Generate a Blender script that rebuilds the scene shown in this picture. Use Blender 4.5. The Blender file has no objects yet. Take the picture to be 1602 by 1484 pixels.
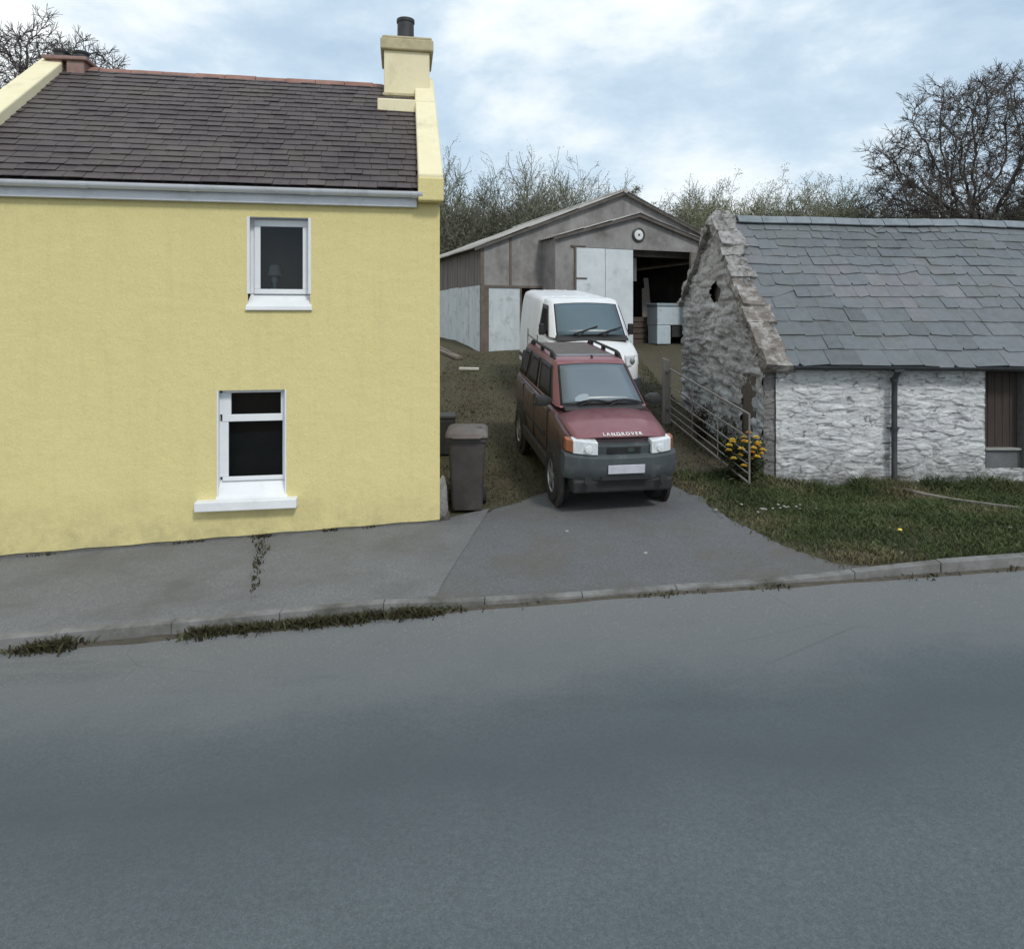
import bpy, bmesh, math, random
from mathutils import Vector, Matrix, noise
R = math.radians
rnd = random.Random(7)
S = bpy.context.scene
COL = S.collection
EYE = 2.668

# ------------------------------------------------------------------ helpers
def sm(a, b, x):
    t = max(0.0, min(1.0, (x - a) / (b - a)))
    return t * t * (3 - 2 * t)

def lerp(a, b, t): return a + (b - a) * t

class MB:
    """collects geometry for ONE mesh object"""
    def __init__(s): s.v = []; s.f = []; s.c = {}
    def add(s, vs, fs, col=None):
        o = len(s.v); s.v += [tuple(v) for v in vs]
        for f in fs:
            if col is not None: s.c[len(s.f)] = col
            s.f.append(tuple(i + o for i in f))
    def box(s, lo, hi, M=None, col=None):
        x0, y0, z0 = lo; x1, y1, z1 = hi
        vs = [Vector(p) for p in ((x0,y0,z0),(x1,y0,z0),(x1,y1,z0),(x0,y1,z0),(x0,y0,z1),(x1,y0,z1),(x1,y1,z1),(x0,y1,z1))]
        if M: vs = [M @ v for v in vs]
        s.add(vs, [(0,3,2,1),(4,5,6,7),(0,1,5,4),(1,2,6,5),(2,3,7,6),(3,0,4,7)], col)
        return s
    def hexa(s, b, t, col=None):
        """bottom quad and top quad, both counter-clockwise from above"""
        s.add(list(b) + list(t), [(3,2,1,0),(4,5,6,7),(0,1,5,4),(1,2,6,5),(2,3,7,6),(3,0,4,7)], col); return s
    def quad(s, a, b, c, d, col=None): s.add([a,b,c,d], [(0,1,2,3)], col); return s
    def slab(s, pts, n, t, col=None):
        """polygon pts pushed along n by t"""
        n = Vector(n).normalized() * t; k = len(pts)
        a = [Vector(p) for p in pts]; b = [p + n for p in a]
        fs = [tuple(range(k - 1, -1, -1)), tuple(range(k, 2*k))] + [(i, (i+1) % k, k + (i+1) % k, k + i) for i in range(k)]
        s.add(a + b, fs, col); return s
    def tube(s, pts, rs, n=8, cap=True, col=None):
        pts = [Vector(p) for p in pts]
        if not hasattr(rs, '__len__'): rs = [rs] * len(pts)
        vs = []; fs = []
        up = None
        for i, p in enumerate(pts):
            d = (pts[min(i+1, len(pts)-1)] - pts[max(i-1, 0)])
            if d.length < 1e-9: d = Vector((0,0,1))
            d.normalize()
            if up is None or abs(d.dot(up)) > .98: up = Vector((1,0,0)) if abs(d.x) < .7 else Vector((0,1,0))
            a = d.cross(up).normalized(); b = d.cross(a)
            for k in range(n):
                t = 2*math.pi*k/n
                vs.append(p + (a*math.cos(t) + b*math.sin(t)) * rs[i])
        for i in range(len(pts)-1):
            for k in range(n):
                fs.append((i*n+k, i*n+(k+1)%n, (i+1)*n+(k+1)%n, (i+1)*n+k))
        if cap:
            fs.append(tuple(range(n-1, -1, -1))); fs.append(tuple(range((len(pts)-1)*n, len(pts)*n)))
        s.add(vs, fs, col); return s
    def lathe(s, prof, n=24, M=None, close=False, col=None):
        """profile of (r, h) turned about local z"""
        vs = []; fs = []
        for r, h in prof:
            for k in range(n):
                t = 2*math.pi*k/n; v = Vector((r*math.cos(t), r*math.sin(t), h))
                vs.append(M @ v if M else v)
        m = len(prof)
        for i in range(m if close else m-1):
            j = (i+1) % m
            for k in range(n): fs.append((i*n+k, i*n+(k+1)%n, j*n+(k+1)%n, j*n+k))
        if not close:
            fs.append(tuple(range(n-1,-1,-1))); fs.append(tuple(range((m-1)*n, m*n)))
        s.add(vs, fs, col); return s
    def loft(s, rings, closed=True, caps=True, col=None):
        n = len(rings[0]); vs = [p for r in rings for p in r]; fs = []
        for i in range(len(rings)-1):
            for k in range(n if closed else n-1):
                fs.append((i*n+k, i*n+(k+1)%n, (i+1)*n+(k+1)%n, (i+1)*n+k))
        if caps and closed:
            fs.append(tuple(range(n-1,-1,-1))); fs.append(tuple(range((len(rings)-1)*n, len(rings)*n)))
        s.add(vs, fs, col); return s
    def build(s, name, m, parent=None, smooth=None, bevel=0, fix=True, seg=2):
        me = bpy.data.meshes.new(name); me.from_pydata(s.v, [], s.f)
        if s.c:
            at = me.color_attributes.new('tone', 'FLOAT_COLOR', 'CORNER')
            arr = []
            for i, f in enumerate(s.f):
                c = s.c.get(i, .5)
                if not hasattr(c, '__len__'): c = (c, c, c)
                arr += [c[0], c[1], c[2], 1.0] * len(f)
            at.data.foreach_set('color', arr)
        if fix and len(s.f) < 60000:
            bm = bmesh.new(); bm.from_mesh(me); bmesh.ops.recalc_face_normals(bm, faces=bm.faces); bm.to_mesh(me); bm.free()
        me.materials.append(m)
        if smooth is not None:
            me.polygons.foreach_set('use_smooth', [True] * len(me.polygons))
            if smooth < 179: me.set_sharp_from_angle(angle=R(smooth))
        o = bpy.data.objects.new(name, me); COL.objects.link(o)
        if parent: o.parent = parent
        if bevel:
            b = o.modifiers.new('bevel', 'BEVEL'); b.width = bevel; b.segments = seg; b.limit_method = 'ANGLE'; b.angle_limit = R(35)
        return o

def thing(name, label, cat, loc=(0,0,0), rot=(0,0,0), group=None):
    o = bpy.data.objects.new(name, None); COL.objects.link(o); o.empty_display_size = .2
    o.location = loc; o.rotation_euler = rot; o['label'] = label; o['category'] = cat
    if group: o['group'] = group
    return o
def tag(o, label, cat, group=None, kind=None):
    o['label'] = label; o['category'] = cat
    if group: o['group'] = group
    if kind: o['kind'] = kind
    return o
def struct(o): o['kind'] = 'structure'; return o

# ------------------------------------------------------------------ materials
class N:
    def __init__(s, name):
        s.m = bpy.data.materials.new(name); s.m.use_nodes = True
        s.t = s.m.node_tree; s.b = s.t.nodes['Principled BSDF']
        s.tc = s.t.nodes.new('ShaderNodeTexCoord')
    def n(s, typ, **k):
        o = s.t.nodes.new('ShaderNode' + typ)
        for a, b in k.items(): setattr(o, a, b)
        return o
    def l(s, a, b): s.t.links.new(a, b)
    def noise(s, scale, detail=5, rough=.6, stretch=None, coord='Object', rotz=0, warp=0):
        o = s.n('TexNoise'); o.inputs['Scale'].default_value = scale; o.inputs['Detail'].default_value = detail
        o.inputs['Roughness'].default_value = rough; o.inputs['Distortion'].default_value = warp
        if stretch or rotz:
            mp = s.n('Mapping'); mp.inputs['Scale'].default_value = stretch or (1,1,1); mp.inputs['Rotation'].default_value = (0,0,rotz)
            s.l(s.tc.outputs[coord], mp.inputs[0]); s.l(mp.outputs[0], o.inputs['Vector'])
        else: s.l(s.tc.outputs[coord], o.inputs['Vector'])
        return o.outputs['Fac']
    def ramp(s, fac, stops):
        o = s.n('ValToRGB'); e = o.color_ramp.elements
        while len(e) < len(stops): e.new(.5)
        for i, (p, c) in enumerate(stops):
            e[i].position = p
            if not hasattr(c, '__len__'): c = (c, c, c)
            e[i].color = (*c, 1)
        s.l(fac, o.inputs[0]); return o.outputs[0]
    def mix(s, fac, a, b, mode='MIX'):
        o = s.n('Mix', data_type='RGBA', blend_type=mode)
        for sock, v in ((o.inputs[0], fac), (o.inputs[6], a), (o.inputs[7], b)):
            if hasattr(v, 'is_linked'): s.l(v, sock)
            elif hasattr(v, '__len__'): sock.default_value = (*v, 1)
            else: sock.default_value = v
        return o.outputs[2]
    def attr(s, name='tone'):
        o = s.n('Attribute', attribute_name=name); return o.outputs['Color']
    def math(s, op, a, b=None, clamp=False):
        o = s.n('Math', operation=op, use_clamp=clamp)
        for sock, v in ((o.inputs[0], a), (o.inputs[1], b)):
            if v is None: continue
            if hasattr(v, 'is_linked'): s.l(v, sock)
            else: sock.default_value = v
        return o.outputs[0]
    def axis(s, i, coord='Object'):
        o = s.n('SeparateXYZ'); s.l(s.tc.outputs[coord], o.inputs[0]); return o.outputs[i]
    def bump(s, h, strength=.3, dist=.01):
        o = s.n('Bump'); o.inputs['Strength'].default_value = strength; o.inputs['Distance'].default_value = dist
        s.l(h, o.inputs['Height']); s.l(o.outputs[0], s.b.inputs['Normal'])
    def out(s, col=None, rough=None, metal=0, spec=None):
        if col is not None:
            if hasattr(col, 'is_linked'): s.l(col, s.b.inputs['Base Color'])
            else: s.b.inputs['Base Color'].default_value = (*col, 1)
        if rough is not None:
            if hasattr(rough, 'is_linked'): s.l(rough, s.b.inputs['Roughness'])
            else: s.b.inputs['Roughness'].default_value = rough
        s.b.inputs['Metallic'].default_value = metal
        if spec is not None: s.b.inputs['Specular IOR Level'].default_value = spec
        return s.m

def simple(name, a, b, scale=6, rough=.7, bump=.15, bs=60, metal=0, spec=.4, stretch=None, dist=.004, dirt=None, dscale=3, dcut=(.55,.75)):
    q = N(name)
    c = q.ramp(q.noise(scale, 6, .65, stretch), [(.3, a), (.7, b)])
    if dirt: c = q.mix(q.ramp(q.noise(dscale, 7, .7), [(dcut[0], 0), (dcut[1], 1)]), c, dirt)
    if bump: q.bump(q.noise(bs, 4, .6), bump, dist)
    return q.out(c, rough, metal, spec)

# yellow painted roughcast
def m_yellow():
    q = N('yellow_render')
    c = q.ramp(q.noise(1.3, 6, .6), [(.25, (.70,.595,.268)), (.5, (.745,.64,.298)), (.8, (.775,.67,.328))])
    c = q.mix(.55, c, q.ramp(q.noise(48, 5, .75, warp=1.2), [(.3, (.61,.53,.235)), (.7, (.82,.735,.37))]))
    # rain streaks and splash stain at the foot of the wall
    st = q.ramp(q.noise(2.2, 6, .7, (3.5, 1, .28)), [(.50, 0), (.80, .30)])
    c = q.mix(st, c, (.55,.48,.26))
    foot = q.math('MULTIPLY', q.ramp(q.axis(2), [(0.05, 1), (.70, 0)]), q.ramp(q.noise(3.5, 7, .7), [(.35, 0), (.75, .75)]))
    c = q.mix(foot, c, (.36,.31,.17))
    h = q.math('ADD', q.noise(62, 5, .7, warp=1.5), q.math('MULTIPLY', q.noise(5, 5, .6), 2.2))
    q.bump(h, .55, .014)
    return q.out(c, .85, 0, .25)
YEL = m_yellow()
YEL_PALE = simple('pale_yellow_paint', (.75,.67,.43), (.81,.745,.52), 2.5, .8, .35, 80, dist=.008, dirt=(.44,.40,.26), dscale=2.2, dcut=(.55,.9))
WHITE = simple('white_gloss_paint', (.70,.72,.73), (.80,.81,.82), 3, .45, .12, 30, dirt=(.55,.55,.53), dscale=4, dcut=(.58,.85))
UPVC = simple('white_plastic_frame', (.74,.76,.78), (.80,.82,.83), 3, .35, 0)
GUT = simple('white_gutter_plastic', (.60,.63,.68), (.72,.74,.78), 3, .4, .05, 20, dirt=(.42,.43,.42), dscale=3, dcut=(.5,.85), stretch=(.4,4,4))
PLINTH = simple('dark_plinth', (.10,.10,.09), (.17,.165,.15), 6, .9, .4, 30, dist=.01)
DARKROOM = simple('dark_room', (.05,.040,.034), (.10,.082,.070), 1.5, .9, 0)  # interior shade put into the colour
def glass(name, tint, rough=.04, spec=.6):
    q = N(name); c = q.ramp(q.noise(.8, 4, .5), [(.3, tint), (.75, tuple(t*1.35 for t in tint))])
    return q.out(c, rough, 0, spec)
def m_window():
    q = N('window_glass')
    q.b.inputs['Base Color'].default_value = (.8,.85,.86,1); q.b.inputs['Roughness'].default_value = .02
    tr = q.n('BsdfTransparent'); tr.inputs[0].default_value = (.55,.58,.58,1)
    gl = q.n('BsdfGlossy'); gl.inputs['Roughness'].default_value = .03; gl.inputs['Color'].default_value = (.8,.85,.9,1)
    fr = q.n('Fresnel'); fr.inputs[0].default_value = 1.45
    q.bump(q.noise(2.5, 2, .4), .05, .02)
    mx = q.n('MixShader'); q.l(fr.outputs[0], mx.inputs[0]); q.l(tr.outputs[0], mx.inputs[1]); q.l(gl.outputs[0], mx.inputs[2])
    q.l(mx.outputs[0], q.t.nodes['Material Output'].inputs[0]); return q.m
WGLASS = m_window()

def m_slate(name, stops, lich, lscale, lcut, rough=.6):
    q = N(name)
    c = q.ramp(q.attr(), stops)
    c = q.mix(.35, c, q.ramp(q.noise(9, 6, .7), [(.3, stops[0][1]), (.7, stops[-1][1])]))
    c = q.mix(q.ramp(q.noise(lscale, 8, .72), [(lcut[0], 0), (lcut[1], 1)]), c, lich)
    q.bump(q.noise(40, 5, .6, (1,1,1)), .4, .006)
    return q.out(c, rough, 0, .4)
SLATE_H = m_slate('brown_slate', [(0, (.048,.036,.038)), (.35, (.064,.049,.051)), (.7, (.080,.062,.064)), (1, (.115,.094,.095))], (.10,.094,.07), 1.6, (.46,.85))
SLATE_B = m_slate('blue_grey_slate', [(0, (.080,.090,.096)), (.3, (.115,.134,.142)), (.55, (.142,.160,.170)), (.8, (.168,.163,.180)), (1, (.205,.207,.215))], (.13,.125,.105), 2.0, (.50,.82), .5)
RIDGE_RED = simple('red_ridge_tile', (.20,.10,.078), (.33,.18,.14), 5, .85, .3, 40, dirt=(.16,.13,.11), dscale=3)
RIDGE_BLUE = simple('blue_ridge_tile', (.15,.18,.20), (.23,.255,.28), 5, .7, .3, 40, dirt=(.11,.11,.10), dscale=3)
BRICK_OLD = simple('old_chimney_render', (.22,.13,.11), (.36,.25,.22), 6, .9, .4, 40, dirt=(.09,.075,.065), dscale=4)
POT = simple('sooty_chimney_pot', (.022,.022,.024), (.05,.05,.052), 5, .6, .2, 40)
CAPM = simple('stained_chimney_cap', (.40,.35,.23), (.55,.48,.30), 6, .9, .4, 50, dirt=(.20,.18,.13), dscale=5)

def m_tarmac(name, a, b, fleck, rotz, wear=None, rough=.9):
    q = N(name)
    c = q.ramp(q.noise(.7, 6, .6, (.22, 1.2, 1), rotz=rotz), [(.3, a), (.7, b)])
    c = q.mix(.28, c, q.ramp(q.noise(2.6, 7, .7), [(.3, tuple(x*.65 for x in a)), (.7, tuple(x*1.3 for x in b))]))
    c = q.mix(.5, c, q.ramp(q.noise(130, 2, .8), [(.32, tuple(x*.45 for x in a)), (.5, a), (.72, fleck)]))
    c = q.mix(.33, c, q.ramp(q.noise(38, 4, .85), [(.34, tuple(x*.45 for x in a)), (.5, tuple((x+y)/2 for x, y in zip(a, b))), (.66, tuple(x*1.55 for x in b))]))
    if wear: c = wear(q, c)
    q.bump(q.math('ADD', q.noise(110, 3, .8), q.math('MULTIPLY', q.noise(3, 4, .5), 2)), .8, .010)
    return q.out(c, rough, 0, .3)
def road_wear(q, c):
    # lighter, drier strip beside the kerb and two faint wheel tracks, along the road
    o = q.n('Mapping'); o.inputs['Rotation'].default_value = (0,0,R(-6.2)); q.l(q.tc.outputs['Object'], o.inputs[0])
    sp = q.n('SeparateXYZ'); q.l(o.outputs[0], sp.inputs[0])
    wob = q.math('ADD', sp.outputs[1], q.math('MULTIPLY', q.noise(.8, 4, .6), 1.2))
    band = q.ramp(q.math('DIVIDE', wob, 8.0), [(.30, 0), (.45, .10), (.62, .05), (.71, .55), (.84, .85)])
    c = q.mix(band, c, (.185,.188,.188))
    band2 = q.ramp(q.math('DIVIDE', wob, 8.0), [(.46, 0), (.56, .75), (.68, 0)])
    c = q.mix(band2, c, (.080,.095,.105))
    dust = q.ramp(q.noise(1.2, 7, .75, (.15, 1, 1), rotz=R(-6)), [(.58, 0), (.8, .4)])
    c = q.mix(dust, c, (.19,.175,.155))
    oil = q.ramp(q.noise(.9, 6, .7, (.35, 1.4, 1), rotz=R(-6)), [(.56, 0), (.74, .45)])
    c = q.mix(oil, c, (.066,.075,.082))
    grit = q.math('MULTIPLY', q.ramp(q.math('DIVIDE', wob, 8.0), [(.66, 0), (.80, 1)]), q.ramp(q.noise(60, 2, .9), [(.60, 0), (.66, .8)]))
    c = q.mix(grit, c, (.33,.31,.28))
    # fine cracks
    v = q.n('TexVoronoi', feature='DISTANCE_TO_EDGE'); v.inputs['Scale'].default_value = .5
    q.l(q.tc.outputs['Object'], v.inputs['Vector'])
    cr = q.math('MULTIPLY', q.ramp(v.outputs['Distance'], [(.0, .3), (.004, 0)]), q.ramp(q.noise(.6, 3), [(.5, 0), (.6, 1)]))
    return q.mix(cr, c, (.05,.052,.055))
ROAD = m_tarmac('road_asphalt', (.094,.116,.128), (.122,.144,.156), (.215,.232,.24), R(-6), road_wear)
DRIVE = m_tarmac('drive_tarmac', (.115,.118,.124), (.165,.167,.172), (.30,.295,.29), R(10),
    lambda q, c: q.mix(q.ramp(q.noise(1.1, 8, .75), [(.47, 0), (.66, .75)]), c, (.125,.112,.09)))
PAVE = m_tarmac('pavement_concrete', (.160,.163,.168), (.215,.216,.219), (.31,.31,.305), R(9),
    lambda q, c: q.mix(q.ramp(q.noise(1.3, 8, .75), [(.44, 0), (.66, .75)]), c, (.12,.12,.112)))
KERB = simple('kerb_stone', (.165,.165,.16), (.235,.233,.226), 5, .9, .5, 60, dirt=(.09,.088,.075), dscale=2.2, dcut=(.42,.66), dist=.012)
def m_ground():
    q = N('yard_ground')
    c = q.ramp(q.noise(.55, 8, .7), [(.3, (.070,.055,.040)), (.48, (.090,.078,.052)), (.62, (.075,.078,.040)), (.8, (.060,.072,.035))])
    c = q.mix(.55, c, q.ramp(q.noise(14, 6, .75), [(.3, (.04,.034,.025)), (.5, (.095,.083,.06)), (.75, (.16,.145,.115))]))
    q.bump(q.math('ADD', q.noise(30, 5, .7), q.math('MULTIPLY', q.noise(4, 4, .6), 3)), .8, .03)
    return q.out(c, .95, 0, .1)
GROUND = m_ground()
def m_blade(name, stops):
    q = N(name); q.b.inputs['Specular IOR Level'].default_value = .15
    return q.out(q.ramp(q.attr(), stops), .7, 0, .15)
GRASS = m_blade('grass_blades', [(0, (.046,.064,.026)), (.40, (.070,.094,.036)), (.66, (.10,.106,.052)), (.86, (.125,.108,.056)), (1, (.19,.165,.10))])
YARDGRASS = m_blade('worn_grass_blades', [(0, (.040,.044,.018)), (.45, (.07,.068,.030)), (.8, (.11,.092,.052)), (1, (.15,.125,.08))])
WEED = m_blade('dry_weeds', [(0, (.032,.026,.018)), (.5, (.055,.048,.024)), (.8, (.06,.07,.028)), (1, (.10,.085,.05))])
BARK = simple('oak_bark', (.055,.047,.042), (.10,.088,.08), 8, .95, .5, 30, dist=.02)
TWIG = m_blade('twigs', [(0, (.060,.050,.044)), (.5, (.095,.082,.074)), (1, (.15,.135,.125))])
SCRUB = m_blade('budding_scrub', [(0, (.105,.100,.082)), (.35, (.165,.162,.125)), (.7, (.20,.21,.138)), (1, (.29,.30,.20))])

# ------------------------------------------------------------------ terrain
KL = [(-60,-2.4),(-14,4.25),(-9,5.0),(-4.26,5.68),(-.66,6.17),(1.71,6.41),(3.23,6.51),(4.98,6.68),(9,7.12),(14,7.7),(60,13)]
def yk(x):
    for (a, b), (c, d) in zip(KL, KL[1:]):
        if x <= c or c == 60: return b + (d-b)*(x-a)/(c-a)
def zr(x): return .035 * max(-14, min(14, x))
def ramp(y):
    y = y - 9.0
    if y < 0: return 0
    if y < 15: return .125 * (y - .6*(1-math.exp(-y/.6)))
    return .125*14.4 + .045*min(y-15, 40)
def hz(x, y):
    """height of the land behind the kerb"""
    t = y - yk(x)
    z = zr(x) * (1 - .8*sm(7.2, 11, y)) + .10 + .035*sm(0, 2, t)
    z -= .075 * sm(-.60, .15, x) * (1 - sm(2.9, 3.6, x)) * (1 - sm(.3, 2.2, t))
    damp = sm(3.6, 4.5, x) * (1 - sm(15.5, 20, y))
    z += ramp(y) * (1 - damp)
    z -= .15 * sm(3.6, 4.6, x) * sm(.6, 3.0, t)
    return z
def ktop(x): return zr(x) + lerp(.112, .036, sm(-.95, .10, x) * (1 - sm(2.9, 3.8, x)))
KW = .105
def bumps(x, y): return .03 * (noise.noise(Vector((x*1.1, y*1.1, 3))) + .5*noise.noise(Vector((x*3, y*3, 5))))

def ground():
    xs = [-600,-250,-120,-60,-35,-22] + [-14 + .5*i for i in range(14)] + [-7 + .2*i for i in range(90)] + [11 + .5*i for i in range(10)] + [17, 20, 25, 32, 40, 60, 120, 250, 600]
    ts = [-600,-250,-100,-40,-20,-10,-6.9,-6.7,-4,-2,-.02,.10] + [.25+.15*i for i in range(50)] + [7.9+.4*i for i in range(40)] + [25,30,36,44,55,80,140,300,700]
    b = MB(); vs = []
    for t in ts:
        for x in xs:
            xx = max(-60, min(60, x)); y = yk(xx) + t
            if t < -6.8: z = zr(xx) + .08
            elif t < .05: z = zr(xx) - .06
            else:
                z = hz(x, y) + (bumps(x, y) * sm(.1, .6, t) * (sm(8.6, 10.8, y) if -1.2 < x < 3.4 else 1) if abs(x) < 15 and t < 20 else 0)
                if t < .2: z -= .03
            vs.append((x, y, z))
    n = len(xs)
    b.add(vs, [(j*n+i, j*n+i+1, (j+1)*n+i+1, (j+1)*n+i) for j in range(len(ts)-1) for i in range(n-1)])
    return struct(b.build('ground', GROUND, smooth=180))
ground()

def sheet(name, m, fn, us, vs_):
    b = MB(); n = len(us)
    b.add([fn(u, v) for v in vs_ for u in us], [(j*n+i, j*n+i+1, (j+1)*n+i+1, (j+1)*n+i) for j in range(len(vs_)-1) for i in range(n-1)])
    return struct(b.build(name, m, smooth=180))
XS = [-60,-30,-18] + [-14 + .25*i for i in range(113)] + [18, 30, 60]
def fr(a, b, n): return [a + (b-a)*i/n for i in range(n+1)]
def road_pt(x, t):
    crown = .05 * (1 - ((t + 3.4)/3.4)**2) if -6.8 <= t <= 0 else 0
    return (x, yk(x) + t, zr(x) + crown - .004)
sheet('road', ROAD, road_pt, XS, fr(-6.75, .02, 14))
# pavement in front of the house: back edge is the house wall, right edge the slanting joint to the drive
HX, HY, HM = -.904, 8.352, .164
def hfront(x): return HY + HM*(x - HX)
def pav_back(x):
    if x < HX: return hfront(x) + .10
    return HY + .10 + (x-HX)*.75
def pav_pt(u, v):
    # u: 0..1 from far left to the joint, v: 0..1 kerb to wall
    xr = lerp(-.72, -.30, v); x = lerp(-13.0, xr, u)
    y = lerp(yk(x) + KW, pav_back(x), max(0, v)); t = y - yk(x) - KW
    if v < 0: return (x, y - .004, ktop(x) - .06)
    return (x, y, lerp(ktop(x) - .002, hz(x, y) + .027, sm(0, .3, t)))
sheet('pavement', PAVE, pav_pt, fr(0, .88, 50) + fr(.885, 1, 30), [-.01] + fr(0, .2, 8) + fr(.25, 1, 12))
# drive: left edge the pavement joint, right edge a ragged curve against the verge
def drv_left(y): return lerp(-.72, -.30, (y-6.3)/2.4) if y < 8.7 else lerp(-.30, .62, sm(8.6, 9.9, y)) + .10*noise.noise(Vector((y*4, 2, 0)))
DR = [(6.50, 3.42), (6.9, 3.25), (7.4, 3.0), (7.9, 2.75), (8.5, 2.62), (9.2, 2.62), (9.8, 2.35), (10.6, 1.9)]
def drv_right(y):
    for (a, b), (c, d) in zip(DR, DR[1:]):
        if y <= c: return b + (d-b)*(y-a)/(c-a)
    return DR[-1][1]
def drv_pt(u, v):
    # v along depth
    y = lerp(6.20, 10.5, max(0, v))
    xl, xr = drv_left(y), drv_right(y)
    rag = (.10*noise.noise(Vector((y*3, 9, 0))) + .06*noise.noise(Vector((y*9, 4, 0)))) * sm(.02, .1, v)
    x = lerp(xl - (.05 if y < 8.7 else 0), xr + rag, u)
    w_ = sm(0, .35, v); yy = lerp(yk(x) + KW + v*1.2, y, w_); t = yy - yk(x) - KW
    if v < 0: return (x, yy - .004, ktop(x) - .06)
    return (x, yy, lerp(ktop(x) - .002, hz(x, yy) + .021, sm(0, .3, t)))
sheet('driveway', DRIVE, drv_pt, fr(0, 1, 56), [-.01] + fr(0, .08, 10) + fr(.1, 1, 60))

# kerb: one course of stones, joints every metre or so
def kerb():
    b = MB(); x = -13.0; r = random.Random(3)
    while x < 13:
        L = .9 + r.uniform(-.02, .03)
        x1 = x + L
        for a, c in ((x + .002, x1 - .002),):
            def top(xx): return ktop(xx) + r.uniform(-.004, .004)
            ya, yc = yk(a), yk(c); j = r.uniform(-.008, .008)
            za, zc = top(a), top(c)
            b.hexa([(a,ya+j,za-.3),(c,yc+j,zc-.3),(c,yc+KW,zc-.3),(a,ya+KW,za-.3)],
                   [(a,ya+.012+j,za),(c,yc+.012+j,zc),(c,yc+KW,zc+.004),(a,ya+KW,za+.004)])
        x = x1
    return struct(b.build('kerb', KERB, bevel=.008))
kerb()

# ------------------------------------------------------------------ grass and weeds (uncountable)
def blades(name, m, pts, hgt, width=.006, lean=.5, seed=1, tone=None):
    r = random.Random(seed); b = MB(); V = b.v; F = b.f; C = b.c
    for (x, y, z) in pts:
        h = hgt(x, y) * r.uniform(.5, 1.25); a = r.uniform(0, 6.283); w = width * r.uniform(.6, 1.4) * (2.6 if r.random() < .06 else 1)
        lx, ly = r.gauss(0, lean)*h, r.gauss(0, lean)*h
        ca, sa = math.cos(a)*w, math.sin(a)*w
        t = r.random()
        if tone: t = max(0, min(1, tone(x, y) + (t-.5)*.5))
        o = len(V)
        V += [(x-ca, y-sa, z-.01), (x+ca, y+sa, z-.01), (x+lx*.4+ca*.7, y+ly*.4+sa*.7, z+h*.6), (x+lx*.4-ca*.7, y+ly*.4-sa*.7, z+h*.6), (x+lx, y+ly, z+h*.95)]
        C[len(F)] = t*.85; F.append((o, o+1, o+2, o+3)); C[len(F)] = t; F.append((o+3, o+2, o+4))
    return b.build(name, m, fix=False)

def verge_pts(n, seed):
    r = random.Random(seed); out = []
    while len(out) < n:
        x = r.uniform(1.9, 9.5); y = r.uniform(6.5, 10.45)
        if y < yk(x) + .10: continue
        xr = drv_right(y) if y < 10.6 else 2.3
        edge = x - xr
        if edge < -.10 + .12*noise.noise(Vector((y*5, x, 1))): continue
        if y > 9.2 and x < 3.0 and r.random() < .5: continue
        dens = .5 + .5*noise.noise(Vector((x*1.6, y*1.6, 2)))
        if r.random() > .35 + .8*dens: continue
        if edge < .45 and r.random() > .25 + edge*1.4: continue
        # worn line where the gutter drain runs over the bank
        out.append((x, y, hz(x, y) + bumps(x, y)))
    return out
def vh(x, y): return .035 + .15*sm(9.6, 10.3, y)*(.3+sm(4.0,4.6,x))*(.7+.8*noise.noise(Vector((x*1.7, 2, 0))))*(1+noise.noise(Vector((x*2.5, 7, 0)))) + .045*max(0, noise.noise(Vector((x*1.3, y*1.3, 8)))) + .02*sm(.5, 0, 0)
def vt(x, y):
    d = .30 + .75*noise.noise(Vector((x*1.1+3, y*1.1, 6))) + .35*(1-sm(.0, .9, y - yk(x))) + .35*(1-sm(0, .6, x - drv_right(min(y, 10.5))))
    d += .30*sm(9.0, 9.7, y)*(1-sm(10.0,10.3,y))*(1-sm(7.2, 8, x))
    return d
tag(blades('grass', GRASS, verge_pts(62000, 5), vh, .0058, .65, 11, vt), 'rough green and straw coloured grass on the bank before the whitewashed barn', 'grass', kind='stuff')

def yard_pts(n, seed):
    r = random.Random(seed); out = []
    while len(out) < n:
        y = 8.3 + 13 * r.random()**1.3; x = r.uniform(-1.9, 3.9)
        if x < HX - .16*(y-HY) + .05: continue
        if y < 10.5 and drv_left(y)+.02 < x < drv_right(y): continue
        if y < 9.1 and x < -.25: continue
        k = noise.noise(Vector((x*.9, y*.6, 12)))
        rut = abs(x - (.7 - .12*(y-10)))  # worn where wheels pass
        if r.random() > .35 + .7*k + .25*sm(.2, .9, rut): continue
        out.append((x, y, hz(x, y) + bumps(x, y)))
    return out
tag(blades('yard_grass', YARDGRASS, yard_pts(26000, 8), lambda x, y: .035 + .04*max(0, noise.noise(Vector((x*2, y*2, 1)))), .0065, .8, 12), 'thin worn grass and moss in the muddy farmyard', 'grass', kind='stuff')

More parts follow.
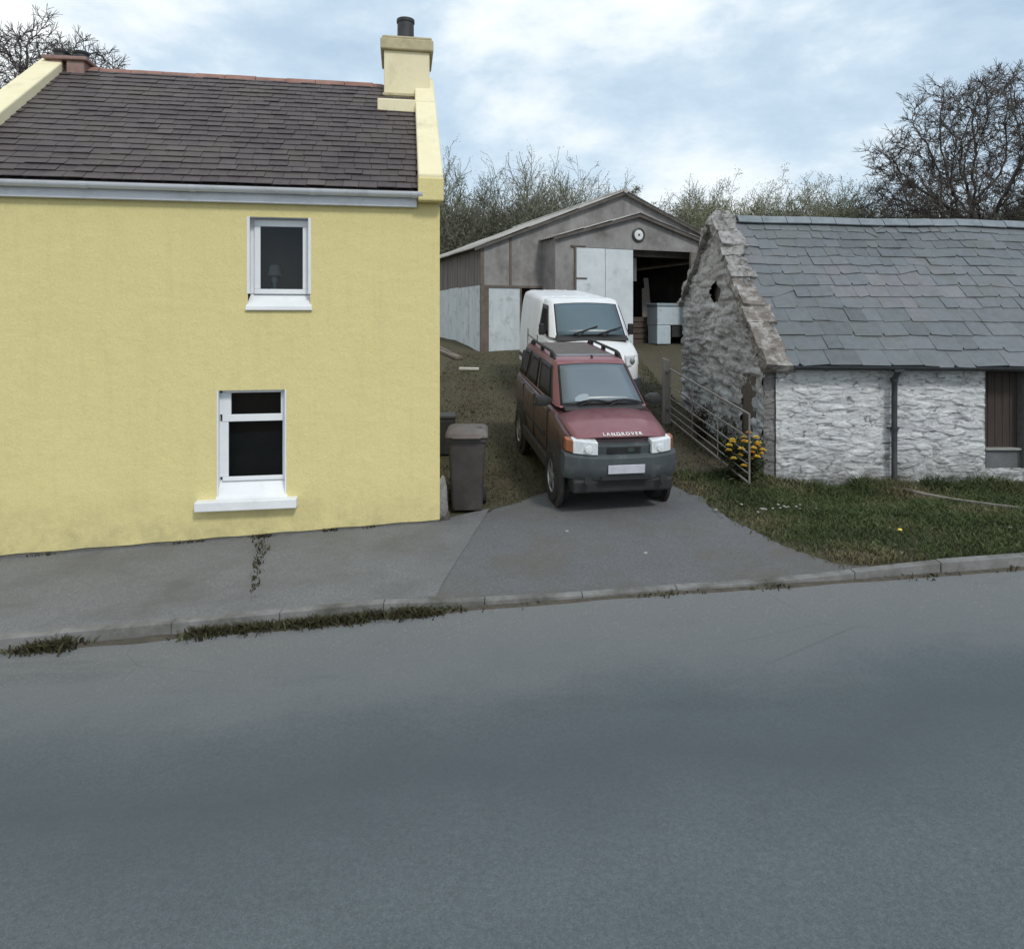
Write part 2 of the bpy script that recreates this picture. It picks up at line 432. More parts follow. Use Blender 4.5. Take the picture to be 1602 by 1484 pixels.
def kerb_weeds():
    r = random.Random(21); pts = []
    for _ in range(230):
        x = r.choice([r.uniform(-6, -.5), r.uniform(-5, -.8), r.uniform(-4, -.6), r.uniform(-6, 8)])
        if noise.noise(Vector((x*2.2, 0, 0))) < (.14 if x < -2.7 else -.15 if x < -.5 else 0): continue
        n = r.randint(15, 60) if x < -.6 else r.randint(3, 14)
        for _ in range(n):
            px = x + r.gauss(0, .10); py = yk(px) - abs(r.gauss(.01, .055))
            pts.append((px, py, zr(px) - .003))
    for _ in range(190):    # pavement joint by the house
        t = min(1, .12 + r.random()**.7); px = lerp(-2.34, -2.99, t) + r.gauss(0, .020 + .02*t); py = lerp(5.98, hfront(-2.99)-.02, t)
        pts.append((px, py, hz(px, py) + .02))
    for _ in range(500):    # foot of the house wall
        px = r.uniform(-6.5, -1.2); py = hfront(px) - abs(r.gauss(.005, .015))
        if noise.noise(Vector((px*2.5, 5, 0))) > .1: pts.append((px, py, hz(px, py) + .02))
    return blades('kerb_weeds', WEED, pts, lambda x, y: .05 if y > yk(x)+.1 else (.10*max(.35, .8+noise.noise(Vector((x*2.2, 1, 0)))) if x < -.5 else .05), .008, .7, 22)
tag(kerb_weeds(), 'dark dry weeds and moss growing along the kerb and pavement joint', 'weeds', kind='stuff')

# soil and leaf litter swept against the kerb
def litter():
    b = MB(); n = 160; vs = []; fs = []
    for i in range(n+1):
        x = lerp(-7, 8, i/n); w = .03 + .10*max(0, noise.noise(Vector((x*1.7, 3, 0)))+.35)*(1.0 if x < -.5 else .45); h = .012 + .03*max(0, noise.noise(Vector((x*3, 8, 0))))*(1 if x < -.5 else .3)
        vs += [(x, yk(x)-w, zr(x)-.002), (x, yk(x)-w*.4, zr(x)+h*.8), (x, yk(x)+.008, zr(x)+h)]
    for i in range(n):
        for k in range(2): fs.append((i*3+k, (i+1)*3+k, (i+1)*3+k+1, i*3+k+1))
    b.add(vs, fs); return struct(b.build('gutter_soil', simple('gutter_soil', (.05,.042,.032), (.10,.088,.068), 14, .95, .6, 70, dist=.01), smooth=180))
litter()

# ------------------------------------------------------------------ yellow cottage
def wall_grid(b, xs, zs, holes, y):
    """wall quads at depth y, with rectangular openings"""
    xs = sorted(set(xs + [h[0] for h in holes] + [h[1] for h in holes])); zs = sorted(set(zs + [h[2] for h in holes] + [h[3] for h in holes]))
    for i in range(len(xs)-1):
        for j in range(len(zs)-1):
            cx, cz = (xs[i]+xs[i+1])/2, (zs[j]+zs[j+1])/2
            if any(h[0] < cx < h[1] and h[2] < cz < h[3] for h in holes): continue
            b.quad((xs[i],y,zs[j]), (xs[i+1],y,zs[j]), (xs[i+1],y,zs[j+1]), (xs[i],y,zs[j+1]))

HA = math.atan(HM)
house = thing('cottage', 'yellow painted two storey cottage with brown slate roof and white windows', 'house', (HX, HY, 0), (0, 0, HA))
LEN, DEP = 5.72, 5.2
EAV, RDG = 4.27, 6.37            # wall top, ridge
def hb(x): return .108 + .033*x + .06      # foot of the yellow paint
UW = (-2.284, -1.568, 2.78, 3.90)          # upper window opening x0 x1 z0 z1 (sill bottom .. head)
LW = (-2.63, -1.85, .55, 1.826)
def cottage():
    b = MB()
    holes = [(UW[0], UW[1], UW[2]+.01, UW[3]), (LW[0], LW[1], LW[2]-.02, LW[3])]
    wall_grid(b, [-LEN, 0], [.6 if 0 else .5, EAV], holes, 0)
    # lower strip follows the sloping pavement
    xs = fr(-LEN, 0, 24)
    for a, c in zip(xs, xs[1:]):
        b.quad((a,0,hb(a)+.006*math.sin(a*9)), (c,0,hb(c)+.006*math.sin(c*9)), (c,0,.5), (a,0,.5))
    for x, s in ((0, 1), (-LEN, -1)):
        b.add([(x,0,-.4),(x,DEP,-.4),(x,DEP,EAV),(x,DEP/2,RDG),(x,0,EAV)], [(0,1,2,3,4) if s > 0 else (4,3,2,1,0)])
    b.quad((0,DEP,-.4), (-LEN,DEP,-.4), (-LEN,DEP,EAV), (0,DEP,EAV))
    # dark box behind the openings, its colour painted as unlit interior
    w = b.build('wall', YEL, house, fix=False)
    MB().hexa([(-LEN+.02,.02,-.6),(-.004,.02,-.6),(-.004,.3,-.6),(-LEN+.02,.3,-.6)], [(-LEN+.02,.012,hb(-LEN)+.02),(-.004,.012,hb(0)+.02),(-.004,.3,hb(0)),(-LEN+.02,.3,hb(-LEN))]).build('plinth', PLINTH, house)
    MB().box((-4.2,.30,.3), (-.6,2.4,4.1)).build('dark_backing', DARKROOM, house, fix=True)
    # roof: boards under the slates, then the slates one by one
    pitch = math.atan2(RDG-EAV, DEP/2)
    def rp(x, s, lift=0):   # s up the slope from the eaves
        y = -.10 + s*math.cos(pitch); z = EAV - .10*math.tan(pitch) + .09 + s*math.sin(pitch)
        return Vector((x, y - lift*math.sin(pitch), z + lift*math.cos(pitch)))
    SL = (DEP/2 + .10)/math.cos(pitch)
    rb = MB()
    x0, x1 = -LEN+.30, -.27
    rb.slab([rp(x0,0,-.03), rp(x1,0,-.03), rp(x1,SL,-.03), rp(x0,SL,-.03)], (0,math.sin(pitch),-math.cos(pitch)), .05)
    back = [(x0,DEP/2,RDG+.05),(x1,DEP/2,RDG+.05),(x1,DEP+.1,EAV),(x0,DEP+.1,EAV)]
    rb.slab(back, (0,0,-1), .06)
    roof = rb.build('roof', SLATE_H, house)
    sb = MB(); r = random.Random(4); g = .158; rows = int(SL/g)
    for j in range(rows+1):
        s0 = j*g - .03; x = x0 - r.uniform(0, .2)
        gl = noise.noise(Vector((0, j*.7, 0)))*.004
        while x < x1:
            w_ = .20 + r.uniform(-.015, .03); a, c = max(x0, x+.0025), min(x1, x+w_-.0025); x += w_
            if c - a < .02: continue
            l0 = .020 + r.uniform(0, .009) + gl; d0 = r.uniform(-.008, .008)
            t = max(0, min(1, .45 + r.gauss(0, .2) + .5*noise.noise(Vector((a*.5, j*.22, 3)))))
            s1 = min(SL, s0 + g + .08); e = s0 + d0
            p = [rp(a,e,l0), rp(c,e+r.uniform(-.004,.004),l0+r.uniform(-.003,.003)), rp(c,s1,.004), rp(a,s1,.004)]
            q_ = [rp(a,e,l0-.009), rp(c,e,l0-.009)]
            o = p + q_
            sb.add(o, [(0,1,2,3), (4,5,1,0), (5,2,1), (0,3,4)], t)
    sl = sb.build('slates', SLATE_H, roof, fix=False)
    # red ridge tiles
    tb = MB(); x = x0
    while x < -.80:
        c = min(x+.45, -.78); dz = r.uniform(-.008, .008)
        pr = [(-.13,-.085),(-.06,-.01),(0,.025),(.06,-.01),(.13,-.085),(.115,-.10),(0,.0),(-.115,-.10)]
        tb.loft([[(xx, DEP/2+y, RDG+.085+z+dz) for y, z in pr] for xx in (x+.004, c-.004)])
        x += .45
    tb.build('ridge_tiles', RIDGE_RED, roof, bevel=.004)
    # parapet copings with kneelers, right and left
    for xa, xb in ((-.27, .035), (-LEN-.03, -LEN+.30)):
        cb = MB()
        kz = EAV - .12
        n_ = (0, -math.sin(pitch), math.cos(pitch))
        prof = [(-.16, kz+.0), (-.16, EAV+.18), (DEP/2, RDG+.25), (DEP/2, RDG-.15), (.10, EAV-.12)]
        cb.add([(xa,y,z) for y, z in prof] + [(xb,y,z) for y, z in prof], [(4,3,2,1,0),(5,6,7,8,9),(0,1,6,5),(1,2,7,6),(2,3,8,7),(3,4,9,8),(4,0,5,9)])
        prof2 = [(DEP/2, RDG+.25), (DEP+.16, EAV+.18), (DEP+.16, kz), (DEP/2, RDG-.15)]
        cb.add([(xa,y,z) for y, z in prof2] + [(xb,y,z) for y, z in prof2], [(3,2,1,0),(4,5,6,7),(0,1,5,4),(1,2,6,5),(2,3,7,6),(3,0,4,7)])
        cb.build('coping', YEL_PALE, house, bevel=.02)
        kb = MB().box((xa-.004,-.175,kz-.03), (xb+.006,-.02,EAV+.14)).build('kneeler', YEL, house, bevel=.02)
    # fascia and gutter
    fb = MB().box((-LEN+.02,-.075,EAV-.215), (-.285,-.001,EAV-.06))
    fb.build('fascia', GUT, house, bevel=.006)
    gb = MB(); ga = []
    for k in range(11):
        t = math.pi + math.pi*k/10; ga.append((-.135 + .062*math.cos(t), EAV-.045 + .065*math.sin(t)))
    gi = [(-.135 + (y+.135)*.9, z if i in (0,10) else z+.006) for i, (y, z) in enumerate(ga)]
    ring = ga + gi[::-1]
    gb.loft([[(x, y, z) for y, z in ring] for x in (-LEN+.02, -.22)])
    g_ = gb.build('gutter', GUT, house, smooth=40)
    for x in (-4.05, -2.9, -1.55, -.35):
        jb = MB(); jb.loft([[(xx, -.135 + (y+.135)*1.10, EAV-.045+(z-EAV+.045)*1.10) for y, z in ga] for xx in (x, x+.07)], closed=False, caps=False)
        jb.build('gutter_bracket', GUT, g_)
    # right chimney
    ch = MB(); cx0, cx1 = -.745, -.04; cy0, cy1 = DEP/2-.40, DEP/2+.40
    ch.box((cx0, cy0, RDG-.35), (cx1, cy1, 6.875))
    st = ch.build('chimney', YEL_PALE, house, bevel=.015)
    MB().hexa([(-.83,DEP/2-.86,RDG-.9),(.02,DEP/2-.86,RDG-.9),(.02,cy1+.05,RDG-.9),(-.83,cy1+.05,RDG-.9)], [(-.83,DEP/2-.86,RDG-.40),(.02,DEP/2-.86,RDG-.40),(.02,cy1+.05,RDG-.20),(-.83,cy1+.05,RDG-.20)]).build('chimney_base', YEL_PALE, st, bevel=.02)
    MB().box((cx0-.02, cy0-.02, RDG-.21), (cx1+.02, cy1+.02, RDG-.16)).build('flashing', CAPM, st, bevel=.01)
    MB().box((cx0-.055, cy0-.055, 6.875), (cx1+.06, cy1+.055, 7.05)).box((cx0-.03, cy0-.03, 7.048), (cx1+.035, cy1+.03, 7.10)).build('chimney_cap', CAPM, st, bevel=.02)
    M_ = Matrix.Translation((-.41, DEP/2, 7.09))
    MB().lathe([(.17,0),(.165,.03),(.135,.05),(.132,.38),(.145,.39),(.145,.44),(.11,.44),(.11,.2),(.001,.2)], 24, M_).build('chimney_pot', POT, st, smooth=40)
    # left chimney of brown render with two stubby pots
    lc = MB().box((-LEN+.10, DEP/2-.2, RDG-.3), (-LEN+.30, DEP/2+.2, 6.50)).box((-LEN+.36, DEP/2-.2, RDG-.3), (-LEN+.60, DEP/2+.2, 6.50)).box((-LEN+.28, DEP/2-.1, RDG-.2), (-LEN+.38, DEP/2+.15, 6.48))
    s2 = lc.build('chimney', BRICK_OLD, house, bevel=.012)
    MB().box((-LEN+.05, DEP/2-.24, 6.50), (-LEN+.65, DEP/2+.24, 6.555)).build('chimney_cap', BRICK_OLD, s2, bevel=.012)
    for x in (-LEN+.20, -LEN+.48):
        MB().lathe([(.12,0),(.105,.03),(.095,.09),(.11,.11),(.11,.14),(.08,.14),(.08,.05),(.001,.05)], 16, Matrix.Translation((x, DEP/2, 6.555))).build('chimney_pot', POT, s2, smooth=40)

    # windows
    def reveal(o, z0):     # painted white reveals of the opening
        x0, x1, _, z1 = o; b = MB(); d = .155
        b.quad((x0,-.002,z0), (x0+.004,d,z0), (x0+.004,d,z1), (x0,-.002,z1)); b.quad((x1-.004,d,z0), (x1,-.002,z0), (x1,-.002,z1), (x1-.004,d,z1))
        b.quad((x0,-.001,z1), (x1,-.001,z1), (x1,d,z1-.004), (x0,d,z1-.004)); 
        return b
    # upper window: single casement
    x0, x1, z0, z1 = UW; zs = z0+.20
    w = reveal(UW, zs)
    # raised white band to left, right and head as in the photo
    w.box((x0-.012,-.006,zs), (x0+.02,.02,z1)); w.box((x1-.02,-.006,zs), (x1+.012,.02,z1))
    wf = w.build('window', WHITE, house)
    f = MB(); y0, y1 = .10, .155
    f.box((x0+.05,y0,z1-.10), (x1-.03,y1,z1-.02)); f.box((x0+.05,y0,zs), (x1-.03,y1,zs+.06)); f.box((x0+.05,y0+.001,zs+.06), (x0+.12,y1,z1-.10)); f.box((x1-.10,y0+.001,zs+.06), (x1-.03,y1,z1-.10))
    f.box((x0+.001,y0+.03,zs), (x0+.05,y1+.02,z1-.002)); f.box((x1-.03,y0+.03,zs), (x1-.001,y1+.02,z1-.002)); f.box((x0+.05,y0+.03,z1-.02), (x1-.03,y1+.02,z1-.002))
    f.build('frame', UPVC, wf, bevel=.006)
    MB().quad((x0+.11,y0+.02,zs+.05), (x1-.09,y0+.02,zs+.05), (x1-.09,y0+.02,z1-.09), (x0+.11,y0+.02,z1-.09)).build('pane', WGLASS, wf, fix=False)
    MB().hexa([(x0-.03,-.035,z0),(x1+.03,-.035,z0),(x1+.03,.15,z0),(x0-.03,.15,z0)], [(x0-.02,-.03,z0+.05),(x1+.02,-.03,z0+.05),(x1+.0,.15,zs+.004),(x0-.0,.15,zs+.004)]).build('sill', WHITE, wf, bevel=.008)
    # lower window: toplight over a fixed pane, deep sloping sill, projecting slab
    x0, x1, z0, z1 = LW
    w = reveal(LW, z0-.02); w.box((x0-.006,-.005,z0-.02), (x0+.012,.02,z1)); w.box((x1-.012,-.005,z0-.02), (x1+.006,.02,z1))
    wf = w.build('window', WHITE, house)
    f = MB(); zg = .775; zt = 1.44; zt2 = 1.525
    f.box((x0+.03,y0,z1-.04), (x1-.02,y1,z1-.002)); f.box((x0+.03,y0-.004,zt), (x1-.02,y1,zt2)); f.box((x0+.03,y0,zg-.05), (x1-.02,y1,zg))
    for a, c in ((x0+.001, x0+.10), (x1-.055, x1-.001)): f.box((a,y0+.002,zg), (c,y1,zt)); 
    for a, c in ((x0+.001, x0+.13), (x1-.075, x1-.001)): f.box((a,y0+.001,zt2), (c,y1,z1-.04))
    f.build('frame', UPVC, wf, bevel=.006)
    MB().quad((x0+.09,y0+.02,zg-.01), (x1-.05,y0+.02,zg-.01), (x1-.05,y0+.02,zt+.01), (x0+.09,y0+.02,zt+.01)).build('pane', WGLASS, wf, fix=False)
    MB().quad((x0+.12,y0+.02,zt2-.01), (x1-.07,y0+.02,zt2-.01), (x1-.07,y0+.02,z1-.03), (x0+.12,y0+.02,z1-.03)).build('pane', WGLASS, wf, fix=False)
    MB().hexa([(x0-.02,-.01,.52),(x1+.02,-.01,.52),(x1+.0,.15,.52),(x0-.0,.15,.52)], [(x0-.02,-.006,.56),(x1+.02,-.006,.56),(x1,.15,.735),(x0,.15,.735)]).build('sloping_sill', WHITE, wf, bevel=.006)
    MB().box((-2.86,-.12,.42), (-1.71,.06,.535)).build('sill', WHITE, wf, bevel=.012)
cottage()
# pale lamp standing inside on the upstairs sill, seen through the pane
def at_house(x, y, z):
    v = Matrix.Rotation(HA, 3, 'Z') @ Vector((x, y, 0)); return (HX+v.x, HY+v.y, z)
lamp = thing('table_lamp', 'pale table lamp standing behind the upstairs window of the cottage', 'lamp', at_house(-2.02, .235, 3.03), (0,0,HA))
MB().lathe([(.06,0),(.05,.02),(.02,.04),(.025,.09),(.045,.13),(.02,.18),(.012,.20)], 16).build('lamp_base', simple('glazed_lamp_base', (.30,.40,.42), (.42,.50,.50), 4, .4, 0), lamp, smooth=60)
MB().lathe([(.085,.18),(.055,.31),(.052,.31),(.08,.18)], 20, close=True).build('lamp_shade', simple('lamp_shade_cloth', (.30,.38,.38), (.40,.46,.45), 4, .8, 0), lamp, smooth=60)

# ------------------------------------------------------------------ whitewashed stone barn
BX, BY = 3.95, 10.40
barn = thing('stone_barn', 'old low stone barn with whitewashed front and blue grey slate roof', 'barn', (BX, BY, 0))
def m_stone(name, face, face2, crack, spots):
    q = N(name)
    c = q.ramp(q.noise(3.2, 8, .7), [(.3, face), (.7, face2)])
    c = q.mix(q.ramp(q.noise(7, 8, .75, (.7,1,1.6)), [(.52, 0), (.68, .8)]), c, spots)
    c = q.mix(q.ramp(q.attr(), [(.0, .85), (.35, .12), (.6, 0)]), c, crack)
    q.bump(q.math('ADD', q.noise(28, 6, .7), q.math('MULTIPLY', q.noise(90, 3, .6), .5)), .7, .015)
    return q.out(c, .95, 0, .2)
def m_wash():
    q = N('whitewashed_rubble')
    c = q.ramp(q.noise(2.4, 8, .7), [(.28, (.52,.54,.56)), (.5, (.66,.67,.68)), (.75, (.78,.785,.785))])
    c = q.mix(q.ramp(q.noise(5, 8, .75, (.55,1,2.2), warp=.5), [(.49, 0), (.62, .75)]), c, (.40,.41,.425))
    c = q.mix(q.ramp(q.noise(5.5, 6, .72, (.8,1,4.5), warp=.8), [(.555, 0), (.605, .85)]), c, (.15,.15,.15))
    c = q.mix(q.ramp(q.noise(3.1, 7, .75), [(.55, 0), (.66, .6)]), c, (.27,.26,.245))
    c = q.mix(q.ramp(q.attr(), [(.0, .9), (.30, .25), (.6, 0)]), c, (.09,.09,.09))
    foot = q.math('MULTIPLY', q.ramp(q.axis(2), [(.15, 1), (.75, 0)]), q.ramp(q.noise(4, 7, .7), [(.38, 0), (.58, .9)]))
    c = q.mix(foot, c, (.17,.165,.15))
    q.bump(q.math('ADD', q.noise(22, 7, .75, (1,1,2)), q.math('MULTIPLY', q.noise(90, 3, .6), .5)), .9, .02)
    return q.out(c, .95, 0, .15)
WASH = m_wash()
def m_gable():
    q = N('weathered_gable_stone')
    c = q.ramp(q.noise(1.8, 8, .75, (1,.35,1)), [(.30, (.19,.185,.185)), (.43, (.34,.335,.335)), (.56, (.50,.50,.503)), (.72, (.68,.69,.695))])
    c = q.mix(q.ramp(q.noise(8, 8, .8, (1,.3,1)), [(.47, 0), (.60, .75)]), c, (.13,.12,.112))
    c = q.mix(q.ramp(q.noise(11, 7, .8, (1,.3,1)), [(.54, 0), (.62, .85)]), c, (.60,.60,.59))
    low = q.math('MULTIPLY', q.ramp(q.math('MULTIPLY', q.axis(2), .5), [(.68, 1), (.82, 0)]), q.ramp(q.noise(2.2, 6, .65, (1,.9,.30)), [(.44, 0), (.54, .8)]))
    hi = q.math('MULTIPLY', q.ramp(q.math('MULTIPLY', q.axis(2), .2), [(.58, 0), (.80, 1)]), q.ramp(q.noise(2.2, 5, .6), [(.35, 0), (.6, .65)]))
    c = q.mix(hi, c, (.40,.365,.36))
    c = q.mix(low, c, (.52,.56,.59))
    c = q.mix(q.ramp(q.attr(), [(.0, .55), (.3, .1), (.5, 0)]), c, (.08,.075,.07))
    q.bump(q.math('ADD', q.noise(26, 6, .75, (1,.4,1)), q.math('MULTIPLY', q.noise(80, 3, .7), .5)), .9, .02)
    return q.out(c, .95, 0, .15)
GABLE = m_gable()
QUOIN = m_stone('bare_quoin_stone', (.13,.125,.12), (.25,.24,.235), (.04,.04,.04), (.34,.33,.32))
def rubble(x, z, sx=.27, sz=.088):
    """height 0..1 of rubble courses, and closeness to a joint"""
    zz = z + .05*noise.noise(Vector((x*1.6, z*1.6, 4)))
    p = Vector((x/sx + .7*noise.noise(Vector((x*2, z*5, 7))), zz/sz, 0))
    d, _ = noise.voronoi(p); e = d[1]-d[0]
    cell = noise.cell(_[0]*3.7)
    broken = .5 + .5*noise.noise(Vector((x*2.3, z*2.3, 1)))
    e2 = sm(.0, .20, e) 
    return e2*(.25+.85*cell) + .18*noise.noise(Vector((x*9, z*20, 2))) + .28*noise.noise(Vector((x*26, z*34, 6))), sm(.0, .13, e) + .85*sm(.52, .68, broken)
def stone_front(x0, x1, zb, zt, y, m, name, step=.0145, depth=.019, parent=barn):
    nx = max(2, int((x1-x0)/step)); nz = max(2, int((zt(0)-zb)/step*1.15)); b = MB(); vs = []; ef = []
    for j in range(nz+1):
        for i in range(nx+1):
            x = lerp(x0, x1, i/nx); t_ = zt(x); z = lerp(zb, t_, j/nz)
            h, e = rubble(x, z)
            if i in (0, nx): h *= .3
            bow = .02*noise.noise(Vector((x*.7, z*.7, 9)))
            vs.append((x, y - depth*h*(.4+.6*e if e < 1 else 1) + bow, z)); ef.append(min(1, e))
    n = nx+1
    fs = [(j*n+i, j*n+i+1, (j+1)*n+i+1, (j+1)*n+i) for j in range(nz) for i in range(nx)]
    b.add(vs, fs)
    for k, f in enumerate(fs): b.c[k] = sum(ef[i] for i in f)/4
    return b.build(name, m, parent, smooth=180, fix=False)
BW0, BW1, BZ0, BZ1 = 3.42, 4.02, .36, 1.88      # window of the barn, local x and heights
zt_ = lambda x: 2.00 - .006*x
stone_front(.16, BW0, -.35, zt_, 0, WASH, 'wall')
stone_front(BW1, 7.2, -.35, zt_, 0, WASH, 'wall')
stone_front(BW0, BW1, -.35, lambda x: BZ0, 0, WASH, 'wall')
stone_front(-.02, .16, -.35, zt_, .03, QUOIN, 'quoin')
MB().box((BW0-.1,.001,BZ1), (BW1+.1,.3,2.03)).build('lintel', simple('rotten_lintel', (.05,.045,.04), (.09,.08,.07), 5, .9, .4, 40), barn, bevel=.01)
def barn_window():
    wood = simple('brown_shutter_boards', (.040,.030,.025), (.065,.050,.042), 5, .9, .4, 50, stretch=(8,1,.6))
    b = MB(); n = 5; w = (BW1-BW0-.02)/n
    for i in range(n): b.box((BW0+.01+i*w+.003,.12,.66), (BW0+.01+(i+1)*w-.003,.15+.004*(i%2),BZ1))
    o = b.build('window', wood, barn, bevel=.004)
    MB().box((BW0+.002,.02,.625), (BW1-.002,.2,.66)).build('sill', simple('pale_sill', (.22,.225,.21), (.32,.32,.30), 5, .9, .3), o, bevel=.008)
    MB().box((BW0+.003,.06,BZ0-.02), (BW1-.003,.2,.624)).build('panel', simple('grey_panel_under_sill', (.10,.105,.11), (.16,.165,.17), 4, .9, .3), o)
    r = MB()
    for x in (BW0, BW1):
        r.quad((x,-.02,BZ0), (x,.2,BZ0), (x,.2,BZ1), (x,-.02,BZ1))
    r.build('reveal', WASH, o, fix=False)
barn_window()
# gable end
GD = 5.0; AY, AZ = 2.6, 4.60
def gtop(y): return lerp(2.03, AZ, y/AY) if y < AY else lerp(AZ, 3.02, (y-AY)/(GD-AY))
def gable():
    b = MB(); ny, nz = 230, 160; vs = []; ef = []
    for i in range(ny+1):
        y = GD*i/ny; zt = gtop(y) + .05*noise.noise(Vector((y*5, 2, 0))); zb = -.35
        for j in range(nz+1):
            z = lerp(zb, zt, j/nz); h, e = rubble(y+20, z, .62, .12)
            bow = .05*noise.noise(Vector((y*.8, z*.8, 5)))
            vs.append((-.045*h + bow*.6 - .05*(1-z/3)*.6, y + .02*noise.noise(Vector((z*4, y, 3))), z)); ef.append(min(1, e))
    n = nz+1
    for i in range(ny):
        for j in range(nz):
            y = GD*(i+.5)/ny; z = lerp(-.35, gtop(y), (j+.5)/nz)
            if ((y-2.52)/.33)**2 + ((z-3.19)/.20)**2 < 1: continue       # oval vent hole
            if .50 < y < .98 and .35 < z < 1.62 - .12*((y-.74)/.24)**2: continue     # slit doorway
            f = (i*n+j, i*n+j+1, (i+1)*n+j+1, (i+1)*n+j)
            b.c[len(b.f)] = sum(ef[k] for k in f)/4; b.f.append(f)
    b.v = vs
    g = b.build('gable', GABLE, barn, smooth=180, fix=False)
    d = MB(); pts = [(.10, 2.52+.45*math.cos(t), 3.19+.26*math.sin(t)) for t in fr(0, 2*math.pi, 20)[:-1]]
    d.slab(pts, (1,0,0), .2); d.build('vent_hole', DARKROOM, g)  # dark slab set behind the oval, shade painted in
    MB().box((-.01,.40,.2), (.10,1.08,1.75)).build('door', simple('brown_boarded_door', (.085,.066,.052), (.14,.112,.092), 5, .9, .4, 40, stretch=(1,8,.6)), g)
    bk = MB(); bk.quad((0,GD,-.3), (7.2,GD,-.3), (7.2,GD,3.02), (0,GD,3.02)); bk.quad((7.2,0,-.3),(7.2,GD,-.3),(7.2,GD,3.0),(7.2,0,1.9)); bk.add([(7.2,0,1.9),(7.2,GD,3.0),(7.2,AY,4.5)], [(0,1,2)])
    bk.build('rear_wall', QUOIN, barn)
gable()
def rough(o, amp, cuts):
    bm = bmesh.new(); bm.from_mesh(o.data); bmesh.ops.subdivide_edges(bm, edges=bm.edges, cuts=cuts, use_grid_fill=True)
    bm.normal_update(); 
    for v in bm.verts:
        p = v.co*5
        k = amp*(noise.noise(p) + .6*noise.noise(p*2.7 + Vector((3,1,7))))
        v.co += v.normal*k
    bm.to_mesh(o.data); bm.free()
    return o
def barn_roof():
    r = random.Random(9)
    e0 = Vector((0, -.13, 1.865)); 
    def rz(x): return AZ + .03 - .026*x - .03*math.sin(x*.9)*.6 - .022*math.sin(x*2.3)*.5
    def rp(x, s, lift=0):   # s 0..1 up the slope
        sag = -.045*math.sin(s*math.pi)*(.6+.4*math.sin(x*1.1+.5)) - .02*noise.noise(Vector((x*1.2, s*3, 0)))
        p = Vector((x, lerp(-.13, AY, s), lerp(1.985-.006*x, rz(x), s)))
        nrm = Vector((0, -.707, .707)); return p + nrm*(lift + sag)
    b = MB(); xs = fr(.12, 7.3, 24); ss = fr(0, 1, 10); n = len(xs)
    b.add([rp(x, s, -.035) for s in ss for x in xs], [(j*n+i, j*n+i+1, (j+1)*n+i+1, (j+1)*n+i) for j in range(10) for i in range(n-1)])
    b.add([(x, lerp(AY, GD+.15, s), lerp(rz(x)-.03, 2.98, s)) for s in (0, 1) for x in xs], [(i, i+1, n+i+1, n+i) for i in range(n-1)])
    roof = b.build('roof', SLATE_B, barn, fix=False)
    sb = MB(); s = -.012; j = 0
    while s < .985:
        g = lerp(.094, .056, s) * r.uniform(.94, 1.06); x = .30 - r.uniform(0, .3) + lerp(.02, .12, s)
        course = noise.noise(Vector((j*3.1, 0, 0)))*.006
        while x < 7.3:
            w = lerp(.40, .27, s) * r.uniform(.6, 1.3); a, c = x+.0015, x+w-.0015; x += w
            d = r.gauss(0, .0028); tl = r.gauss(0, .0020); tw = r.gauss(0, .004)
            if r.random() < .028: d += r.choice((-.022, .02)); tl += r.gauss(0, .012)
            l0 = .026 + r.random()*.014
            t = max(0, min(1, .46 + r.gauss(0, .13) + .60*noise.noise(Vector((a*.55, s*3.2, 1)))))
            e = s + d + course*.4
            s1 = min(1.0, e + g*1.9)
            cl = r.choice((0,0,0,.03,.05)); ca = r.choice((0,0,0,0,.035))
            p = [rp(a+ca,e-tl,l0), rp(c-cl,e+tl,l0+tw), rp(c,e+tl+.018,l0+tw), rp(c,s1,.003), rp(a,s1,.003), rp(a,e-tl+.012,l0)]
            q_ = [rp(a+ca,e-tl,l0-.026), rp(c-cl,e+tl,l0+tw-.026), rp(c,e+tl+.018,l0-.026), rp(a,e-tl+.012,l0-.026)]
            sb.add(p + q_, [(0,1,2,3,4,5), (6,7,1,0), (7,8,2,1), (9,6,0,5)], t)
        s += g; j += 1
    sb.build('slates', SLATE_B, roof, fix=False)
    tb = MB(); x = .42
    while x < 7.3:
        c = x+.47; z0, z1 = rz(x), rz(c); dz = r.uniform(-.008, .008)
        pr = [(-.15,-.10),(-.055,.02),(0,.045),(.055,.02),(.15,-.10),(.13,-.12),(0,.01),(-.13,-.12)]
        tb.loft([[(xx, AY+y, z+zz+.055+dz) for y, z in pr] for xx, zz in ((x+.005, z0), (c-.005, z1))])
        x = c
    tb.build('ridge_tiles', RIDGE_BLUE, roof, bevel=.005)
    # eaves gutter
    gb = MB(); ga = [(-.185+.055*math.cos(math.pi+math.pi*k/8), 1.955+.055*math.sin(math.pi+math.pi*k/8)) for k in range(9)]
    ring = ga + [(y*.9-.0185, z+.004) for y, z in ga[::-1]]
    gb.loft([[(x, y, z-.006*x) for y, z in ring] for x in (.36, 7.25)])
    GI = simple('black_cast_iron', (.028,.030,.033), (.055,.058,.062), 6, .6, .25, 40)
    gut = gb.build('gutter', GI, barn, smooth=40)
    # rainwater pipe with collars
    px = 1.96
    d = MB().tube([(px,-.19,1.91),(px,-.17,1.85),(px,-.09,1.75),(px,-.085,1.5),(px,-.085,.16),(px,-.12,.08)], .042, 14)
    pipe = d.build('downpipe', GI, barn, smooth=50)
    for z in (1.71, .95): MB().lathe([(.056,0),(.056,.06)], 14, Matrix.Translation((px,-.085,z))).build('collar', GI, pipe, smooth=40)
    MB().box((px-.09,-.075,.975), (px+.09,-.02,1.0)).build('bracket', GI, pipe)
